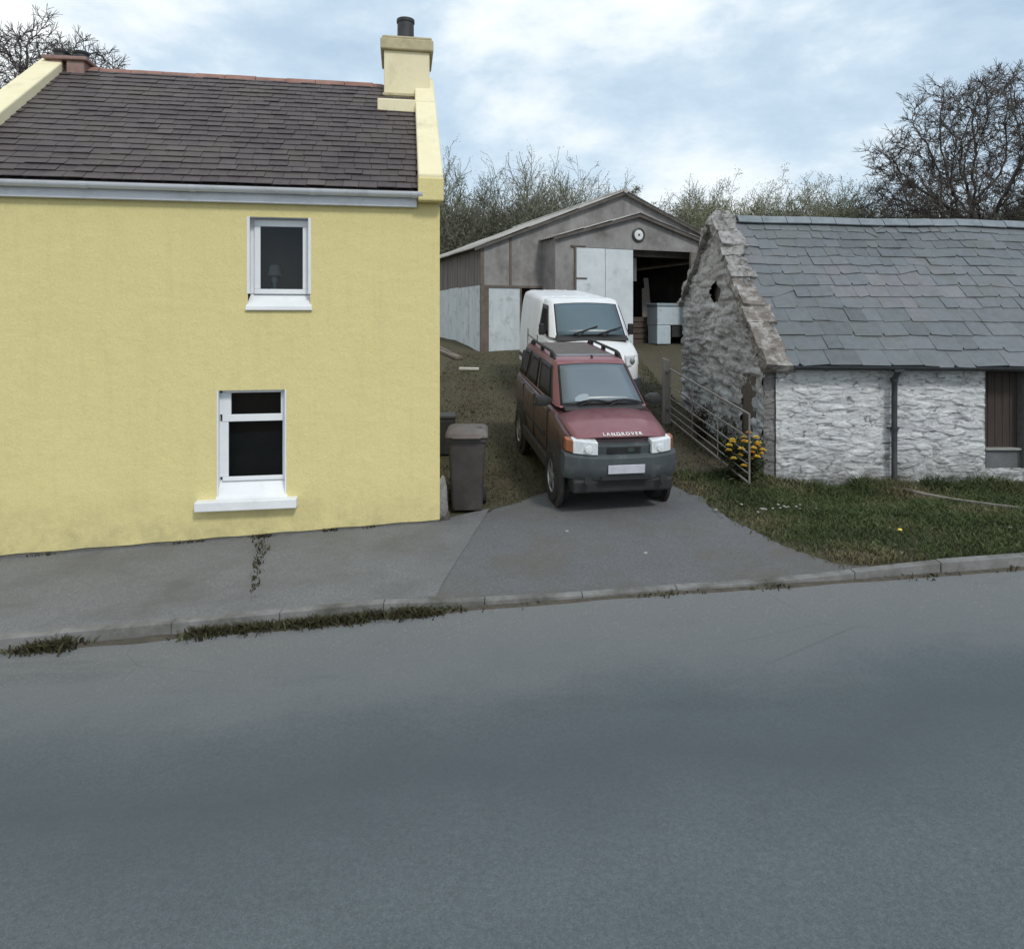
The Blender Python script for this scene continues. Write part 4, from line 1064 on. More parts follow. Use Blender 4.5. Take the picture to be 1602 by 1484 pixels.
    # roof: dark twin sunroof panels and aerial, wipers
    MB().box((-.45,.10,tz+.052), (.45,1.55,tz+.066)).build('sunroof', simple('brown_roof_panel', (.060,.045,.038), (.13,.10,.085), 9, .5, .1, 30), t, bevel=.01)
    MB().box((-.47,-.02,tz+.05), (.47,.085,tz+.072)).build('wind_deflector', simple('grey_deflector', (.16,.18,.20), (.22,.24,.26), 4, .4, 0), t, bevel=.012)
    ae = MB().tube([(.06,-.22,tz+.05),(.06,-.19,tz+.09)], .02, 8); ae.build('aerial', DPLAS, t)
    wp = MB(); sp = [Vector(p) for p in scr]
    for u0, u1 in ((.20,.56),(.56,.93)):
        p = [bil(sp, u, .05+.05*math.sin((u-u0)/(u1-u0)*math.pi)) + Vector((0,-.035,.04)) for u in fr(u0, u1, 6)]; wp.tube(p, .011, 6)
        wp.tube([bil(sp, u0, -.02)+Vector((0,-.02,.03)), p[3]], .009, 6)
    wp.build('wipers', DPLAS, t)
    MB().lathe([(.2,-.09),(.34,-.09),(.36,-.04),(.36,.06),(.33,.1),(.2,.1)], 24, Matrix.Translation((.1,2.1,.95)) @ Matrix.Rotation(R(90), 4, 'X'), close=True).build('spare_wheel', TYRE, t, smooth=40)
    MB().box((-.72,1.9,.48), (.72,2.06,.72)).build('rear_bumper', PLAS, t, bevel=.03)
    return t
make_car()

def make_van():
    va = R(8.3); fx, fy = 1.70, 13.40       # middle of the nose
    f_ = Vector((math.sin(va), -math.cos(va))); cx, cy = fx - f_.x*2.35, fy - f_.y*2.35
    zf, zb = hz(fx-f_.x*.8, fy-f_.y*.8), hz(fx-f_.x*3.8, fy-f_.y*3.8)
    t = thing('panel_van', 'white panel van parked between the red car and the shed', 'van', (cx, cy, (zf+zb)/2+.01), (math.atan2(zb-zf, 3.0)*.85, 0, va)); t.scale = (1.065, 1, 1); t.location.x += .05
    H = 2.30; W = .86
    b = MB()
    def ring(y, w, zb, zt, tw, r=.12):
        h = [(w-.08,zb),(w,zb+.10),(w,1.0),(w-.015,1.45),(lerp(w,tw,.65),lerp(1.45,zt,.65)),(tw,zt-r),(tw-.03,zt-r*.45),(tw-.09,zt-r*.12),(tw-.2,zt)]
        R_ = h + [(0,zt+.02)] + [(-x,z) for x, z in h[::-1]]
        return [Vector((x,y,z)) for x, z in R_]
    b.loft([ring(-.40,.855,.40,H-.04,.70), ring(-.25,.86,.40,H,.735), ring(.0,.86,.40,H+.01,.75), ring(2.2,.86,.40,H+.01,.755), ring(2.32,.83,.42,H-.02,.73)])
    b.build('body', VAN, t, smooth=35)
    # nose: bonnet and lower front
    nb = MB()
    nb.loft([body_ring(y, w, zb, zs, zt, .05) for y, w, zb, zs, zt in ((-2.34,.60,.55,.98,1.08),(-2.30,.70,.48,1.10,1.20),(-2.20,.78,.42,1.22,1.31),(-2.0,.83,.40,1.32,1.41),(-1.70,.85,.40,1.42,1.52),(-1.35,.86,.40,1.48,1.60),(-.9,.86,.40,1.50,1.62),(-.38,.86,.40,1.50,1.62))])
    nb.build('bonnet', VAN, t, smooth=35)
    # cab above the waist
    bz, tz = 1.55, H-.06
    cbm = MB(); base = [(-.72,-1.62),(-.80,-1.5),(-.845,-1.2),(-.85,-.38),(.85,-.38),(.845,-1.2),(.80,-1.5),(.72,-1.62)]; top = [(-.665,-.95),(-.71,-.88),(-.73,-.75),(-.74,-.38),(.74,-.38),(.73,-.75),(.71,-.88),(.665,-.95)]
    cbm.loft([[Vector((x,y,bz)) for x, y in base], [Vector((x,y,tz)) for x, y in top], [Vector((x*.96,y+.04 if y < -.5 else y,tz+.045)) for x, y in top], [Vector((x*.85,y+.12 if y < -.5 else y,tz+.075)) for x, y in top]])
    cbm.build('cab', VAN, t, smooth=35)
    scr = [Vector((-.72,-1.62,bz)), Vector((.72,-1.62,bz)), Vector((.665,-.95,tz)), Vector((-.665,-.95,tz))]
    pane(scr, .012, .988, .03, .95, .004, DPLAS, 'windscreen_seal', t, bulge=.05)
    s = pane(scr, .03, .97, .055, .93, .010, glass('van_windscreen', (.085,.125,.150), .28, .4), 'windscreen', t, bulge=.05)
    wp = MB()
    for u0, u1, v1 in ((.25,.60,.26),(.60,.95,.24)):
        p0 = bil(scr, u0, .05)+Vector((0,-.06,.05)); p1 = bil(scr, u1, v1)+Vector((0,-.06,.05)); wp.tube([p0, p1], .016, 6)
        wp.tube([bil(scr, u0+.06, .0)+Vector((0,-.05,.03)), p0.lerp(p1, .5)], .013, 6)
    wp.build('wipers', DPLAS, t)
    MB().hexa([(-.72,-1.74,1.50),(.72,-1.74,1.50),(.72,-1.55,1.50),(-.72,-1.55,1.50)], [(-.72,-1.72,1.548),(.72,-1.72,1.548),(.72,-1.58,1.60),(-.72,-1.58,1.60)]).build('cowl', DPLAS, t, bevel=.01)
    for sd in (-1, 1):
        A_ = [Vector((sd*.82,-1.46,bz)), Vector((sd*.852,-.42,bz)), Vector((sd*.745,-.42,tz)), Vector((sd*.722,-.84,tz))]
        pl = A_ if sd > 0 else [A_[1], A_[0], A_[3], A_[2]]
        pane(pl, .04, .96, .0, .90, .015, DPLAS, 'window_seal', t); pane(pl, .08, .92, .04, .86, .02, SIDEG, 'side_window', t)
        for y in (-1.55, 1.35):
            M_ = Matrix.Translation((sd*.845, y, .42)) @ Matrix.Rotation(R(90)*sd, 4, 'Y')
            MB().lathe([(.44,-.02),(.44,.022),(.0011,.026)], 28, M_).build('wheel_arch', DPLAS, t)  # dark disc painted in place of the shaded wheel well
            wheel(t, sd*.79, y, .35, .20, sd)
        PG = simple('panel_gap', (.10,.10,.10), (.16,.16,.16), 4, .7, 0)
        for y in (-1.42, -.33, .95): MB().box((sd*.858-.008,y-.007,.55), (sd*.858+.008,y+.007,1.45)).build('door_gap', PG, t)
        MB().box((sd*.8585-.008,-.31,1.30),(sd*.8585+.008,.93,1.315)).build('door_rail', PG, t)
        MB().box((sd*.865-.012,-.62,1.18), (sd*.865+.02,-.46,1.22)).build('door_handle', DPLAS, t, bevel=.008)
        MB().box((sd*.86-.02,-1.15,.62), (sd*.86+.02,2.1,.72)).build('rubbing_strip', DPLAS, t, bevel=.012)
        mm = MB().box((sd*.925-.055,-1.22,1.56), (sd*.925+.055,-1.14,1.80)).box((sd*.87-.04,-1.20,1.60), (sd*.87+.04,-1.16,1.65)); mm.build('door_mirror', DPLAS, t, bevel=.03)
        xs = fr(sd*.50, sd*.81, 6)
        h = MB(); h.loft([[(x,-2.38+.24*((abs(x)-.45)/.36)**2,1.07),(x,-2.33+.25*((abs(x)-.45)/.36)**2,1.27),(x,-1.98,1.29),(x,-1.98,1.07)] for x in xs]); hl = h.build('headlight', LAMPG, t, bevel=.012)
        MB().lathe([(.06,0),(.05,.012),(.001,.02)], 16, Matrix.Translation((sd*.62,-2.32,1.165)) @ Matrix.Rotation(R(80), 4, 'X')).build('reflector', simple('dark_reflector', (.16,.17,.18), (.24,.25,.26), 6, .3, 0), hl, smooth=50)
    bp = MB(); bp.loft([[(x,-2.0,.36),(x,-2.46+.30*(abs(x)/.86)**3,.40),(x,-2.50+.30*(abs(x)/.86)**3,.55),(x,-2.46+.30*(abs(x)/.86)**3,.80),(x,-2.0,.85)] for x in fr(-.86,.86,20)]); bp.build('front_bumper', PLAS, t, smooth=40)
    MB().box((-.44,-2.36,.90), (.44,-2.25,1.06)).build('grille', DPLAS, t, bevel=.02)
    MB().box((-.76,-2.0,.24), (.76,2.2,.45)).build('shade_pan', DPLAS, t)  # added light blocker, darkens the ground under the van
    rr = MB()
    for x in (-.5, -.25, 0, .25, .5): rr.box((x-.035,-.1,H+.0), (x+.035,2.2,H+.028 if abs(x) < .4 else H+.02))
    rr.build('roof_ribs', VAN, t, bevel=.012)
    return t
make_van()

# ------------------------------------------------------------------ bins, stone, timber
BINM = simple('brown_bin_plastic', (.040,.035,.033), (.068,.060,.056), 4, .6, .15, 60, dirt=(.095,.085,.075), dscale=3)
LIDM = simple('faded_bin_lid', (.105,.085,.078), (.155,.13,.12), 4, .55, .15, 60, dirt=(.19,.17,.16), dscale=5)
def wheelie_bin():
    x, y = -.60, 8.98
    t = thing('wheelie_bin', 'brown wheelie bin with a paler dusty lid beside the cottage corner', 'wheelie bin', (x, y, hz(x, y)+.018), (0, 0, R(2)))
    def rr(w, d, z, c=.05, yo=0):
        pts = []
        for sx, sy, a0 in ((1,1,0),(-1,1,90),(-1,-1,180),(1,-1,270)):
            for k in range(5):
                a = R(a0 + 22.5*k); pts.append(Vector((sx*(w-c)+c*math.cos(a), sy*(d-c)+c*math.sin(a)+yo, z)))
        return pts
    b = MB(); b.loft([rr(.20,.22,.03), rr(.205,.225,.06), rr(.225,.26,.55), rr(.245,.29,.93), rr(.265,.31,.935), rr(.265,.31,.985)])
    b.build('bin_body', BINM, t, smooth=35)
    rb = MB()
    for xx in (-.10, 0, .10): rb.hexa([(xx-.012,-.229,.12),(xx+.012,-.229,.12),(xx+.012,-.21,.12),(xx-.012,-.21,.12)], [(xx-.012,-.277,.78),(xx+.012,-.277,.78),(xx+.012,-.25,.78),(xx-.012,-.25,.78)])
    rb.build('front_ribs', BINM, t, bevel=.004)
    l = MB(); l.loft([rr(.272,.325,.988), rr(.280,.335,.995), rr(.280,.335,1.03), rr(.265,.32,1.06), rr(.225,.27,1.085,yo=.01), rr(.12,.17,1.10,yo=.02)]); lid = l.build('lid', LIDM, t, smooth=38)
    MB().tube([(-.2,-.345,1.01),(-.17,-.36,1.0),(.17,-.36,1.0),(.2,-.345,1.01)], .018, 8).build('lid_handle', LIDM, lid, smooth=50)
    MB().tube([(-.26,.36,1.0),(.26,.36,1.0)], .02, 10).build('hinge_bar', BINM, t, smooth=50)
    MB().lathe([(.045,0),(.045,.012),(.001,.013)], 12, Matrix.Translation((.15,-.1,1.088))).build('lid_sticker', simple('dark_sticker', (.05,.045,.04), (.08,.07,.06), 5, .6, 0), lid)
    for s in (-1, 1):
        M_ = Matrix.Translation((s*.225,.24,.10)) @ Matrix.Rotation(R(90)*s, 4, 'Y')
        w = MB().lathe([(.04,-.03),(.09,-.03),(.10,-.02),(.10,.02),(.09,.03),(.04,.03)], 20, M_, close=True).build('wheel', TYRE, t, smooth=40)
        MB().lathe([(.045,-.02),(.045,.024),(.001,.026)], 14, M_).build('hub', DPLAS, w)
wheelie_bin()
def dark_box():
    x, y = -1.16, 11.5
    t = thing('storage_tub', 'low black lidded tub behind the wheelie bin by the gable', 'tub', (x, y, hz(x, y)), (0, 0, R(8)))
    b = MB(); c = [(-.17,-.2),(.17,-.2),(.17,.2),(-.17,.2)]
    b.loft([[Vector((px*s, py*s, z)) for px, py in c] for z, s in ((0,.85),(.62,1.0))]); b.build('tub_body', DPLAS, t, bevel=.03)
    MB().box((-.19,-.22,.62), (.19,.22,.68)).build('lid', simple('black_tub_lid', (.03,.03,.03), (.05,.05,.05), 5, .5, .1), t, bevel=.015)
dark_box()
def stone_lump(name, label, loc, s, seed, m, rot=0, cat='stone', group=None):
    bm = bmesh.new(); bmesh.ops.create_icosphere(bm, subdivisions=3, radius=1)
    for v in bm.verts:
        v.co *= 1 + .28*noise.noise(v.co*1.4 + Vector((seed, 0, 0))) + .08*noise.noise(v.co*5 + Vector((0, seed, 0)))
        v.co = Vector((v.co.x*s[0], v.co.y*s[1], v.co.z*s[2]))
    me = bpy.data.meshes.new(name); bm.to_mesh(me); bm.free(); me.materials.append(m)
    o = bpy.data.objects.new(name, me); COL.objects.link(o); o.location = loc; o.rotation_euler = (0,0,rot)
    return tag(o, label, cat, group)
GST = simple('grey_guard_stone', (.16,.15,.14), (.30,.285,.27), 7, .95, .8, 25, dist=.02, dirt=(.10,.095,.085), dscale=5)
stone_lump('guard_stone', 'upright grey stone at the cottage corner left of the bin', (-.900, 8.50, hz(-.92, 8.5)+.26), (.085,.12,.30), 3, GST)
stone_lump('rubble_stone', 'small dark stone at the foot of the cottage corner beside the bin', (-.86, 8.50, hz(-.86, 8.5)+.06), (.075,.09,.10), 9, simple('dark_rubble', (.045,.04,.037), (.09,.08,.07), 7, .95, .8, 25, dist=.02))
def timber(label, x, y, L, w, h, rz, m, cat='plank'):
    o = MB().box((-L/2,-w/2,-.01), (L/2,w/2,h)).build('timber_offcut', m, bevel=.006); sl = .125
    o.location = (x, y, hz(x, y)+.03); o.rotation_euler = (math.atan(sl)*math.cos(rz), -math.atan(sl)*math.sin(rz), rz)
    return tag(o, label, cat)
TIM = simple('rotten_timber', (.13,.105,.085), (.22,.185,.155), 4, .95, .3, 40, stretch=(.5,6,6))
timber('brown plank lying beside the pale side panels of the shed', -1.95, 20.9, 1.5, .22, .07, R(-62), TIM)
timber('short white strip of board on the yard before the shed corner', -1.20, 18.6, .55, .12, .05, R(-5), simple('chalky_board', (.42,.40,.36), (.56,.53,.48), 5, .9, .2))
timber('grey pole lying along the foot of the shed side wall', -2.4, 22.0, 2.4, .10, .10, R(-66), simple('grey_pole', (.10,.09,.08), (.17,.155,.14), 5, .9, .3))

# ------------------------------------------------------------------ field gate and flowers
def gate():
    A, B = Vector((3.08, 13.1, 0)), Vector((3.36, 9.45, 0)); A.z, B.z = hz(A.x, A.y), hz(B.x, B.y)
    t = thing('field_gate', 'long galvanised five bar field gate standing open along the barn gable', 'gate', A)
    STEEL = simple('galvanised_tube', (.17,.16,.15), (.27,.255,.24), 8, .7, .1, 40, dirt=(.19,.15,.12), dscale=5, metal=.25)
    d = B-A
    zs = (.14,.27,.40,.56,.78,1.12)
    P = lambda s, h: d*s + Vector((0,0,h))
    for i, h in enumerate(zs): MB().tube([P(.02,h), P(1,h)], .017 if i in (0,5) else .011, 8).build('bar', STEEL, t, smooth=50)
    for s in (.02, .36, .68, 1.0): MB().tube([P(s,.14), P(s,1.12)], .016 if s in (.02,1.0) else .009, 8).build('upright', STEEL, t, smooth=50)
    p = thing('gate_post', 'grey weathered timber post at the far end of the field gate', 'post', A + Vector((-.02,.14,0)))
    q = MB().hexa([(-.08,-.08,-.2),(.08,-.08,-.2),(.08,.08,-.2),(-.08,.08,-.2)], [(-.065,-.065,1.30),(.07,-.06,1.26),(.065,.07,1.28),(-.07,.065,1.33)]); q.build('post', simple('silver_post_wood', (.16,.15,.135), (.27,.255,.235), 5, .95, .4, 40, stretch=(5,5,.5)), p, bevel=.015)
    for z in (.3, 1.05): MB().box((-.03,-.14,z), (.03,-.06,z+.05)).build('hinge', STEEL, p)
gate()

def leaf(b, p, L, w, r, up=.3, tone=None):
    d = Vector((r.gauss(0,1), r.gauss(0,1), r.gauss(up,.7))).normalized(); s = d.cross(Vector((r.gauss(0,1), r.gauss(0,1), r.gauss(0,1)))).normalized()*w
    m = p + d*L*.5
    b.add([p, m+s, p+d*L, m-s], [(0,1,2,3)], r.random() if tone is None else tone)
LEAF = m_blade('shrub_leaves', [(0, (.020,.026,.012)), (.5, (.040,.050,.020)), (.85, (.060,.068,.030)), (1, (.10,.085,.05))])
DEADLEAF = m_blade('brown_stems', [(0, (.035,.026,.020)), (.5, (.065,.048,.036)), (1, (.11,.08,.055))])
def flowers():
    r = random.Random(31); bx, by = 3.45, 10.0; t = thing('flowering_shrub', 'shrub with orange and yellow blooms between the gate and the barn gable', 'shrub', (bx, by, hz(bx, by)))
    st = MB(); lv = MB(); heads = []
    for _ in range(75):
        a = r.uniform(0, 6.28); q_ = r.random()**.5*.20; e = Vector((q_*math.cos(a)*.8*1.1, q_*math.sin(a)*1.5*1.1, r.uniform(.25,.68)))
        p = [Vector((e.x*.3,e.y*.3,0)), e*.55+Vector((r.gauss(0,.03),r.gauss(0,.03),0)), e]; st.tube(p, [.007,.005,.003], 5)
        for k in range(26): leaf(lv, p[0].lerp(e, r.uniform(.15,1.0)) + Vector((r.gauss(0,.05),r.gauss(0,.05),r.gauss(0,.03))), r.uniform(.05,.10), .014, r)
        heads.append(e)
    st.build('stems', DEADLEAF, t, fix=False); lv.build('leaves', LEAF, t, fix=False)
    O = simple('orange_petals', (.66,.32,.05), (.76,.44,.08), 8, .6, 0); Y = simple('yellow_petals', (.72,.50,.05), (.82,.62,.12), 8, .6, 0)
    spots = [(-.16,-.12,.80),(-.04,-.20,.86),(.06,-.10,.90),(.11,-.25,.79),(.15,-.1,.83),(-.10,-.24,.70),(-.20,-.10,.64),(.02,-.26,.66),(.08,-.28,.60),(.18,-.22,.68),(.20,-.12,.60),(-.06,-.22,.45),(.0,-.10,.77),(.04,-.27,.72),(-.13,-.05,.75),(-.22,-.16,.73),(-.18,-.2,.55),(.12,-.2,.74),(-.08,-.15,.58),(.04,-.18,.54),(-.02,-.25,.80)]
    for i, (x, y, z) in enumerate(spots):
        b = MB(); c = Vector((x*1.15, y*1.5+.06, z*1.0-.16))
        for ring_, n, L, el in ((0,7,.058,.25),(1,6,.050,.8),(2,4,.036,1.25)):
            for k in range(n):
                a = 2*math.pi*(k+.5*ring_)/n + r.uniform(-.2,.2); d = Vector((math.cos(a)*math.cos(el), math.sin(a)*math.cos(el), math.sin(el))); s = Vector((-math.sin(a), math.cos(a), 0))*.034
                b.add([c, c+d*L*.6+s, c+d*L, c+d*L*.6-s], [(0,1,2,3)])
        b.build('bloom', (Y, Y, O, Y, Y)[i % 5], t, fix=False)
flowers()
def plants_behind_gate():
    r = random.Random(37)
    for i, (x, y, h, lab) in enumerate(((3.55,11.15,.62,'dark scrubby bush behind the middle of the field gate'), (3.48,12.25,.66,'brown dead bush behind the far end of the field gate'), (3.72,10.45,.55,'low tangle of dark stems under the slit door of the gable'))):
        t = thing('scrub_bush', lab, 'bush', (x, y, hz(x, y)), (0,0,0), 'bushes along the gable'); st = MB(); lv = MB()
        for _ in range(34):
            e = Vector((r.gauss(0,.12), r.gauss(0,.24), h*r.uniform(.4,1.15))); st.tube([Vector((e.x*.3,e.y*.3,0)), e*.6, e], [.006,.004,.002], 4)
            for k in range(16): leaf(lv, e*r.uniform(.2,1.05) + Vector((r.gauss(0,.04),r.gauss(0,.05),0)), r.uniform(.04,.09), .013, r)
        st.build('stems', DEADLEAF, t, fix=False); lv.build('leaves', DEADLEAF if i == 1 else LEAF, t, fix=False)
    # a single dandelion and a few pale stones on the bank
    for i, (x, y) in enumerate(((4.33, 7.45),)):
        d = thing('dandelion', 'single yellow dandelion on the grass bank near the kerb', 'flower', (x, y, hz(x, y)))
        MB().tube([(0,0,0),(.005,0,.06)], .004, 5).build('stalk', LEAF, d, fix=False)
        MB().lathe([(.004,.055),(.024,.064),(.02,.075),(.001,.08)], 12).build('head', bpy.data.materials['yellow_petals'], d, smooth=60)
    PS = simple('pale_pebble', (.24,.225,.20), (.36,.34,.31), 8, .9, .3)
    for i in range(16):
        x, y = 3.45 + r.gauss(0,.28), 8.55 + r.gauss(0,.12); s = r.uniform(.008,.02)
        stone_lump('pebble', 'small pale stone scattered in the grass at the corner of the bank', (x, y, hz(x, y)+.05), (s*1.3,s,s*.7), i, PS, r.uniform(0,3), 'stone', 'pale stones on the bank')
    for i, (x, y, lab) in enumerate(((1.45,7.25,'pale pebble lying on the middle of the drive'), (.65,7.9,'pale pebble on the drive in front of the car wheel'), (5.6,7.5,'pale stone by itself on the bank near the right edge'))):
        stone_lump('pebble', lab, (x, y, hz(x, y)+.03), (.024,.018,.014), 40+i, PS)
plants_behind_gate()

# ------------------------------------------------------------------ trees
def grow(b, p, d, L, r0, depth, rg, P, tone):
    """recursive branch; tubes with thinning, gnarled path"""
    n = P['seg'][min(depth, len(P['seg'])-1)]; pts = [p.copy()]; rs = [r0]; dirs = [d.copy()]
    wig = P['wig']
    for i in range(n):
        d = (d + Vector((rg.gauss(0,wig), rg.gauss(0,wig), rg.gauss(0,wig) + P['lift'][min(depth, len(P['lift'])-1)]))).normalized()
        p = p + d*L/n; pts.append(p.copy()); rs.append(max(P['min'], r0*(1 - .72*(i+1)/n))); dirs.append(d.copy())
    b[0 if depth <= P['trunkdepth'] else 1].tube(pts, rs, 7 if depth == 0 else (5 if depth < 3 else 3), cap=False, col=max(0, min(1, tone + rg.uniform(-.2,.2))))
    if depth >= P['max']:
        if P['leaf'] and rg.random() < P['leafp']:
            for _ in range(P['leaf']):
                q_ = pts[rg.randint(1, n)] + Vector((rg.gauss(0,.12), rg.gauss(0,.12), rg.gauss(0,.12))); leaf(b[2], q_, P['ls']*rg.uniform(.6,1.4), P['ls']*.28, rg, .3, max(0, min(1, tone + rg.gauss(0,.25))))
        return
    k = P['kids'][min(depth, len(P['kids'])-1)]; k = max(1, int(k + rg.uniform(-.5, 1.0)))
    for c in range(k):
        s = P['from'][min(depth, len(P['from'])-1)]; u = lerp(s, 1.0, (c + rg.random())/k); i = min(n, max(1, int(round(u*n))))
        base = pts[i]; dd = dirs[i]; az = 2.4*c + rg.uniform(0, 1.2) ; a = dd.cross(Vector((0,0,1)))
        a = (a if a.length > .1 else Vector((1,0,0))).normalized(); o = (a*math.cos(az) + dd.cross(a)*math.sin(az))
        sp = P['spread'][min(depth, len(P['spread'])-1)] * rg.uniform(.7, 1.25); nd = (dd*math.cos(sp) + o*math.sin(sp)).normalized()
        grow(b, base, nd, L*P['ratio']*rg.uniform(.75,1.2)*(1.15-.35*u), max(P['min'], rs[i]*rg.uniform(.55,.72)), depth+1, rg, P, tone)

def tree(name, label, cat, x, y, H, seed, P, group=None, tone=.5, lean=(0,0), stems=1, leafmat=SCRUB):
    rg = random.Random(seed); z = hz(x, y) if y < 60 else 3.8
    t = thing(name, label, cat, (x, y, z-.1), (0,0,0), group); b = [MB(), MB(), MB()]
    for s in range(stems):
        d = Vector((lean[0] + (rg.gauss(0,.16) if stems > 1 else 0), lean[1] + (rg.gauss(0,.1) if stems > 1 else 0), 1)).normalized()
        grow(b, Vector((rg.gauss(0,.3)*(stems > 1), rg.gauss(0,.3)*(stems > 1), 0)), d, H*P['trunk']*rg.uniform(.85,1.1), H*P['girth']/(stems**.5), 0, rg, P, tone)
    b[0].build('trunk', BARK if P.get('bark', 1) else TWIG, t, smooth=180, fix=False); m = b[1]; off = len(m.f); m.add(b[2].v, b[2].f)
    for k, c in b[2].c.items(): m.c[off+k] = c
    m.build('crown', SCRUB if b[2].f else TWIG, t, fix=False)
    return t
from mathutils import kdtree
def crown_tree(name, label, cat, x, y, pts, start, r, tip=.011, infl=2.6, kill=.55, step=.34, tone=.4, twig=.55, ntw=4, power=2.35, expo=None):
    """limbs grown towards points spread through the crown, thickened by what they carry"""
    nodes = [Vector(p) for p in start]; par = [-1] + list(range(len(start)-1)); pts = [Vector(p) for p in pts]
    for it in range(150):
        kd = kdtree.KDTree(len(nodes))
        for i, p in enumerate(nodes): kd.insert(p, i)
        kd.balance(); pull = {}
        keep = []
        for p in pts:
            c, i, d = kd.find(p)
            if d < kill: continue
            keep.append(p)
            if d < infl: pull.setdefault(i, Vector((0,0,0))); pull[i] += (p-c).normalized()
        pts = keep
        if not pull: break
        n0 = len(nodes)
        for i, v in pull.items():
            if v.length < 1e-4: continue
            v = v.normalized() + Vector((r.gauss(0,.15), r.gauss(0,.15), r.gauss(0,.12)))
            q_ = nodes[i] + v.normalized()*step
            nodes.append(q_); par.append(i)
        if len(nodes) == n0 or len(nodes) > 9000: break
    n = len(nodes); kids = [[] for _ in range(n)]
    for i in range(1, n): kids[par[i]].append(i)
    rad = [0.0]*n
    for i in range(n-1, -1, -1):
        rad[i] = tip if not kids[i] else sum(rad[k]**power for k in kids[i])**(1/power)
    t = thing(name, label, cat, (x, y, hz(x, y)-.15)); b = [MB(), MB()]
    # chains of nodes become tubes
    stack = [(0, None)]
    while stack:
        i, prev = stack.pop(); ch = [] if prev is None else [prev]; ch.append(i); c = i
        while kids[c]:
            ks = sorted(kids[c], key=lambda k: -rad[k]); 
            for k in ks[1:]: stack.append((k, c))
            c = ks[0]; ch.append(c)
        rs = [rad[k] for k in ch]
        if prev is not None: rs[0] = min(rs[0], rs[1]*1.15)
        big = rs[min(1, len(rs)-1)]
        b[0 if big > .085 else 1].tube([nodes[k] for k in ch], rs, 8 if big > .085 else (5 if big > .04 else 3), cap=False, col=max(0, min(1, tone + r.uniform(-.2,.2))))
    # twigs
    for i in range(n):
        if rad[i] > tip*2.6: continue
        d0 = (nodes[i]-nodes[par[i]]).normalized() if par[i] >= 0 else Vector((0,0,1))
        for _ in range(ntw if not kids[i] else max(1, ntw//2)):
            p = nodes[i].copy(); d = (d0*.8 + Vector((r.gauss(0,.6), r.gauss(0,.6), r.gauss(.12,.5)))).normalized(); L = twig*r.uniform(.5,1.3)
            q1 = p + d*L*.5; d2 = (d + Vector((r.gauss(0,.3), r.gauss(0,.3), r.gauss(.08,.3)))).normalized(); q2 = q1 + d2*L*.5
            b[1].tube([p, q1, q2], [tip*.85, tip*.7, tip*.5], 3, cap=False, col=max(0, min(1, tone + r.uniform(0,.45))))
            for _ in range(2):
                d3 = (d2 + Vector((r.gauss(0,.7), r.gauss(0,.7), r.gauss(.1,.6)))).normalized()
                b[1].tube([q1, q1 + d3*L*.5], [tip*.6, tip*.45], 3, cap=False, col=max(0, min(1, tone + r.uniform(.1,.5))))
    b[0].build('trunk', BARK, t, smooth=180, fix=False); b[1].build('crown', TWIG, t, fix=False)
    return t
def dome(r, n, c, rx, rz, zmin, hollow=.35, rough=.18):
    out = []
    while len(out) < n:
        v = Vector((r.uniform(-1,1), r.uniform(-1,1), r.uniform(-1,1)))
        if v.length > 1: continue
        u = v.normalized(); lim = 1 - rough + rough*1.6*noise.noise(u*2.3 + Vector((n, 0, 0)))
        if not hollow < v.length < lim: continue
        p = Vector((c[0]+v.x*rx, c[1]+v.y*rx, c[2]+v.z*rz))
        if p.z > zmin: out.append(p)
    return out
_r = random.Random(12)
crown_tree('oak_tree', 'big bare spreading oak with dark branches beyond the barn roof', 'tree', 27.0, 38, dome(_r, 2600, (.3,0,8.0), 8.0, 7.2, 3.9, .25), [(0,0,0),(.05,0,.8),(0,.05,1.6),(.08,0,2.4),(.05,.05,3.2),(.15,0,4.0)], _r, tip=.019, tone=.25, twig=.75, ntw=7, infl=3.2, kill=.60)
crown_tree('bare_tree', 'bare twiggy tree rising behind the left end of the cottage roof', 'tree', -19.4, 27, dome(_r, 1700, (0,0,8.5), 3.3, 5.0, 3.5, .1), [(0,0,i*.5) for i in range(10)], _r, tip=.018, tone=.4, twig=.6, ntw=6, kill=.45)
crown_tree('bare_tree', 'smaller bare twiggy tree to the right of the left chimney', 'tree', -19.1, 29.5, dome(_r, 1300, (.2,0,9.2), 2.6, 4.6, 3.5, .1), [(0,0,i*.5) for i in range(9)], _r, tip=.018, tone=.45, twig=.55, ntw=6, kill=.45)
SCR = dict(seg=(5,4,3,3), wig=.13, lift=(.03,.06,.06,.03), min=.011, trunkdepth=0, max=4, leaf=6, leafp=.6, ls=.085, kids=(7,5,4,3), spread=(.55,.6,.7,.8), ratio=.55, trunk=.62, girth=.013, bark=0)
SCR['from'] = (.15,.15,.15,.15)
# individual trees that stand out of the scrub behind the shed
tree('scrub_tree', 'tall thin bare tree poking above the scrub left of the shed ridge', 'tree', 4.1, 43, 11.6, 41, dict(SCR, leafp=.3, girth=.012, kids=(6,4,3,3)), tone=.35)
tree('scrub_tree', 'grey twiggy tree above the scrub just right of the cottage gable', 'tree', -.9, 44, 10.2, 42, dict(SCR, leafp=.6), tone=.35, stems=2)
tree('scrub_tree', 'olive budding tree right of the shed ridge', 'tree', 12.4, 42, 9.6, 43, dict(SCR, leafp=1.0, leaf=12), tone=.75, stems=3)
tree('scrub_tree', 'greenish tree above the middle of the barn ridge', 'tree', 19.0, 42, 8.8, 44, dict(SCR, leafp=1, leaf=10), tone=.65, stems=3)
tree('scrub_tree', 'small bare tree left of the big oak', 'tree', 23.0, 43, 8.8, 45, dict(SCR, leafp=.1), tone=.4)
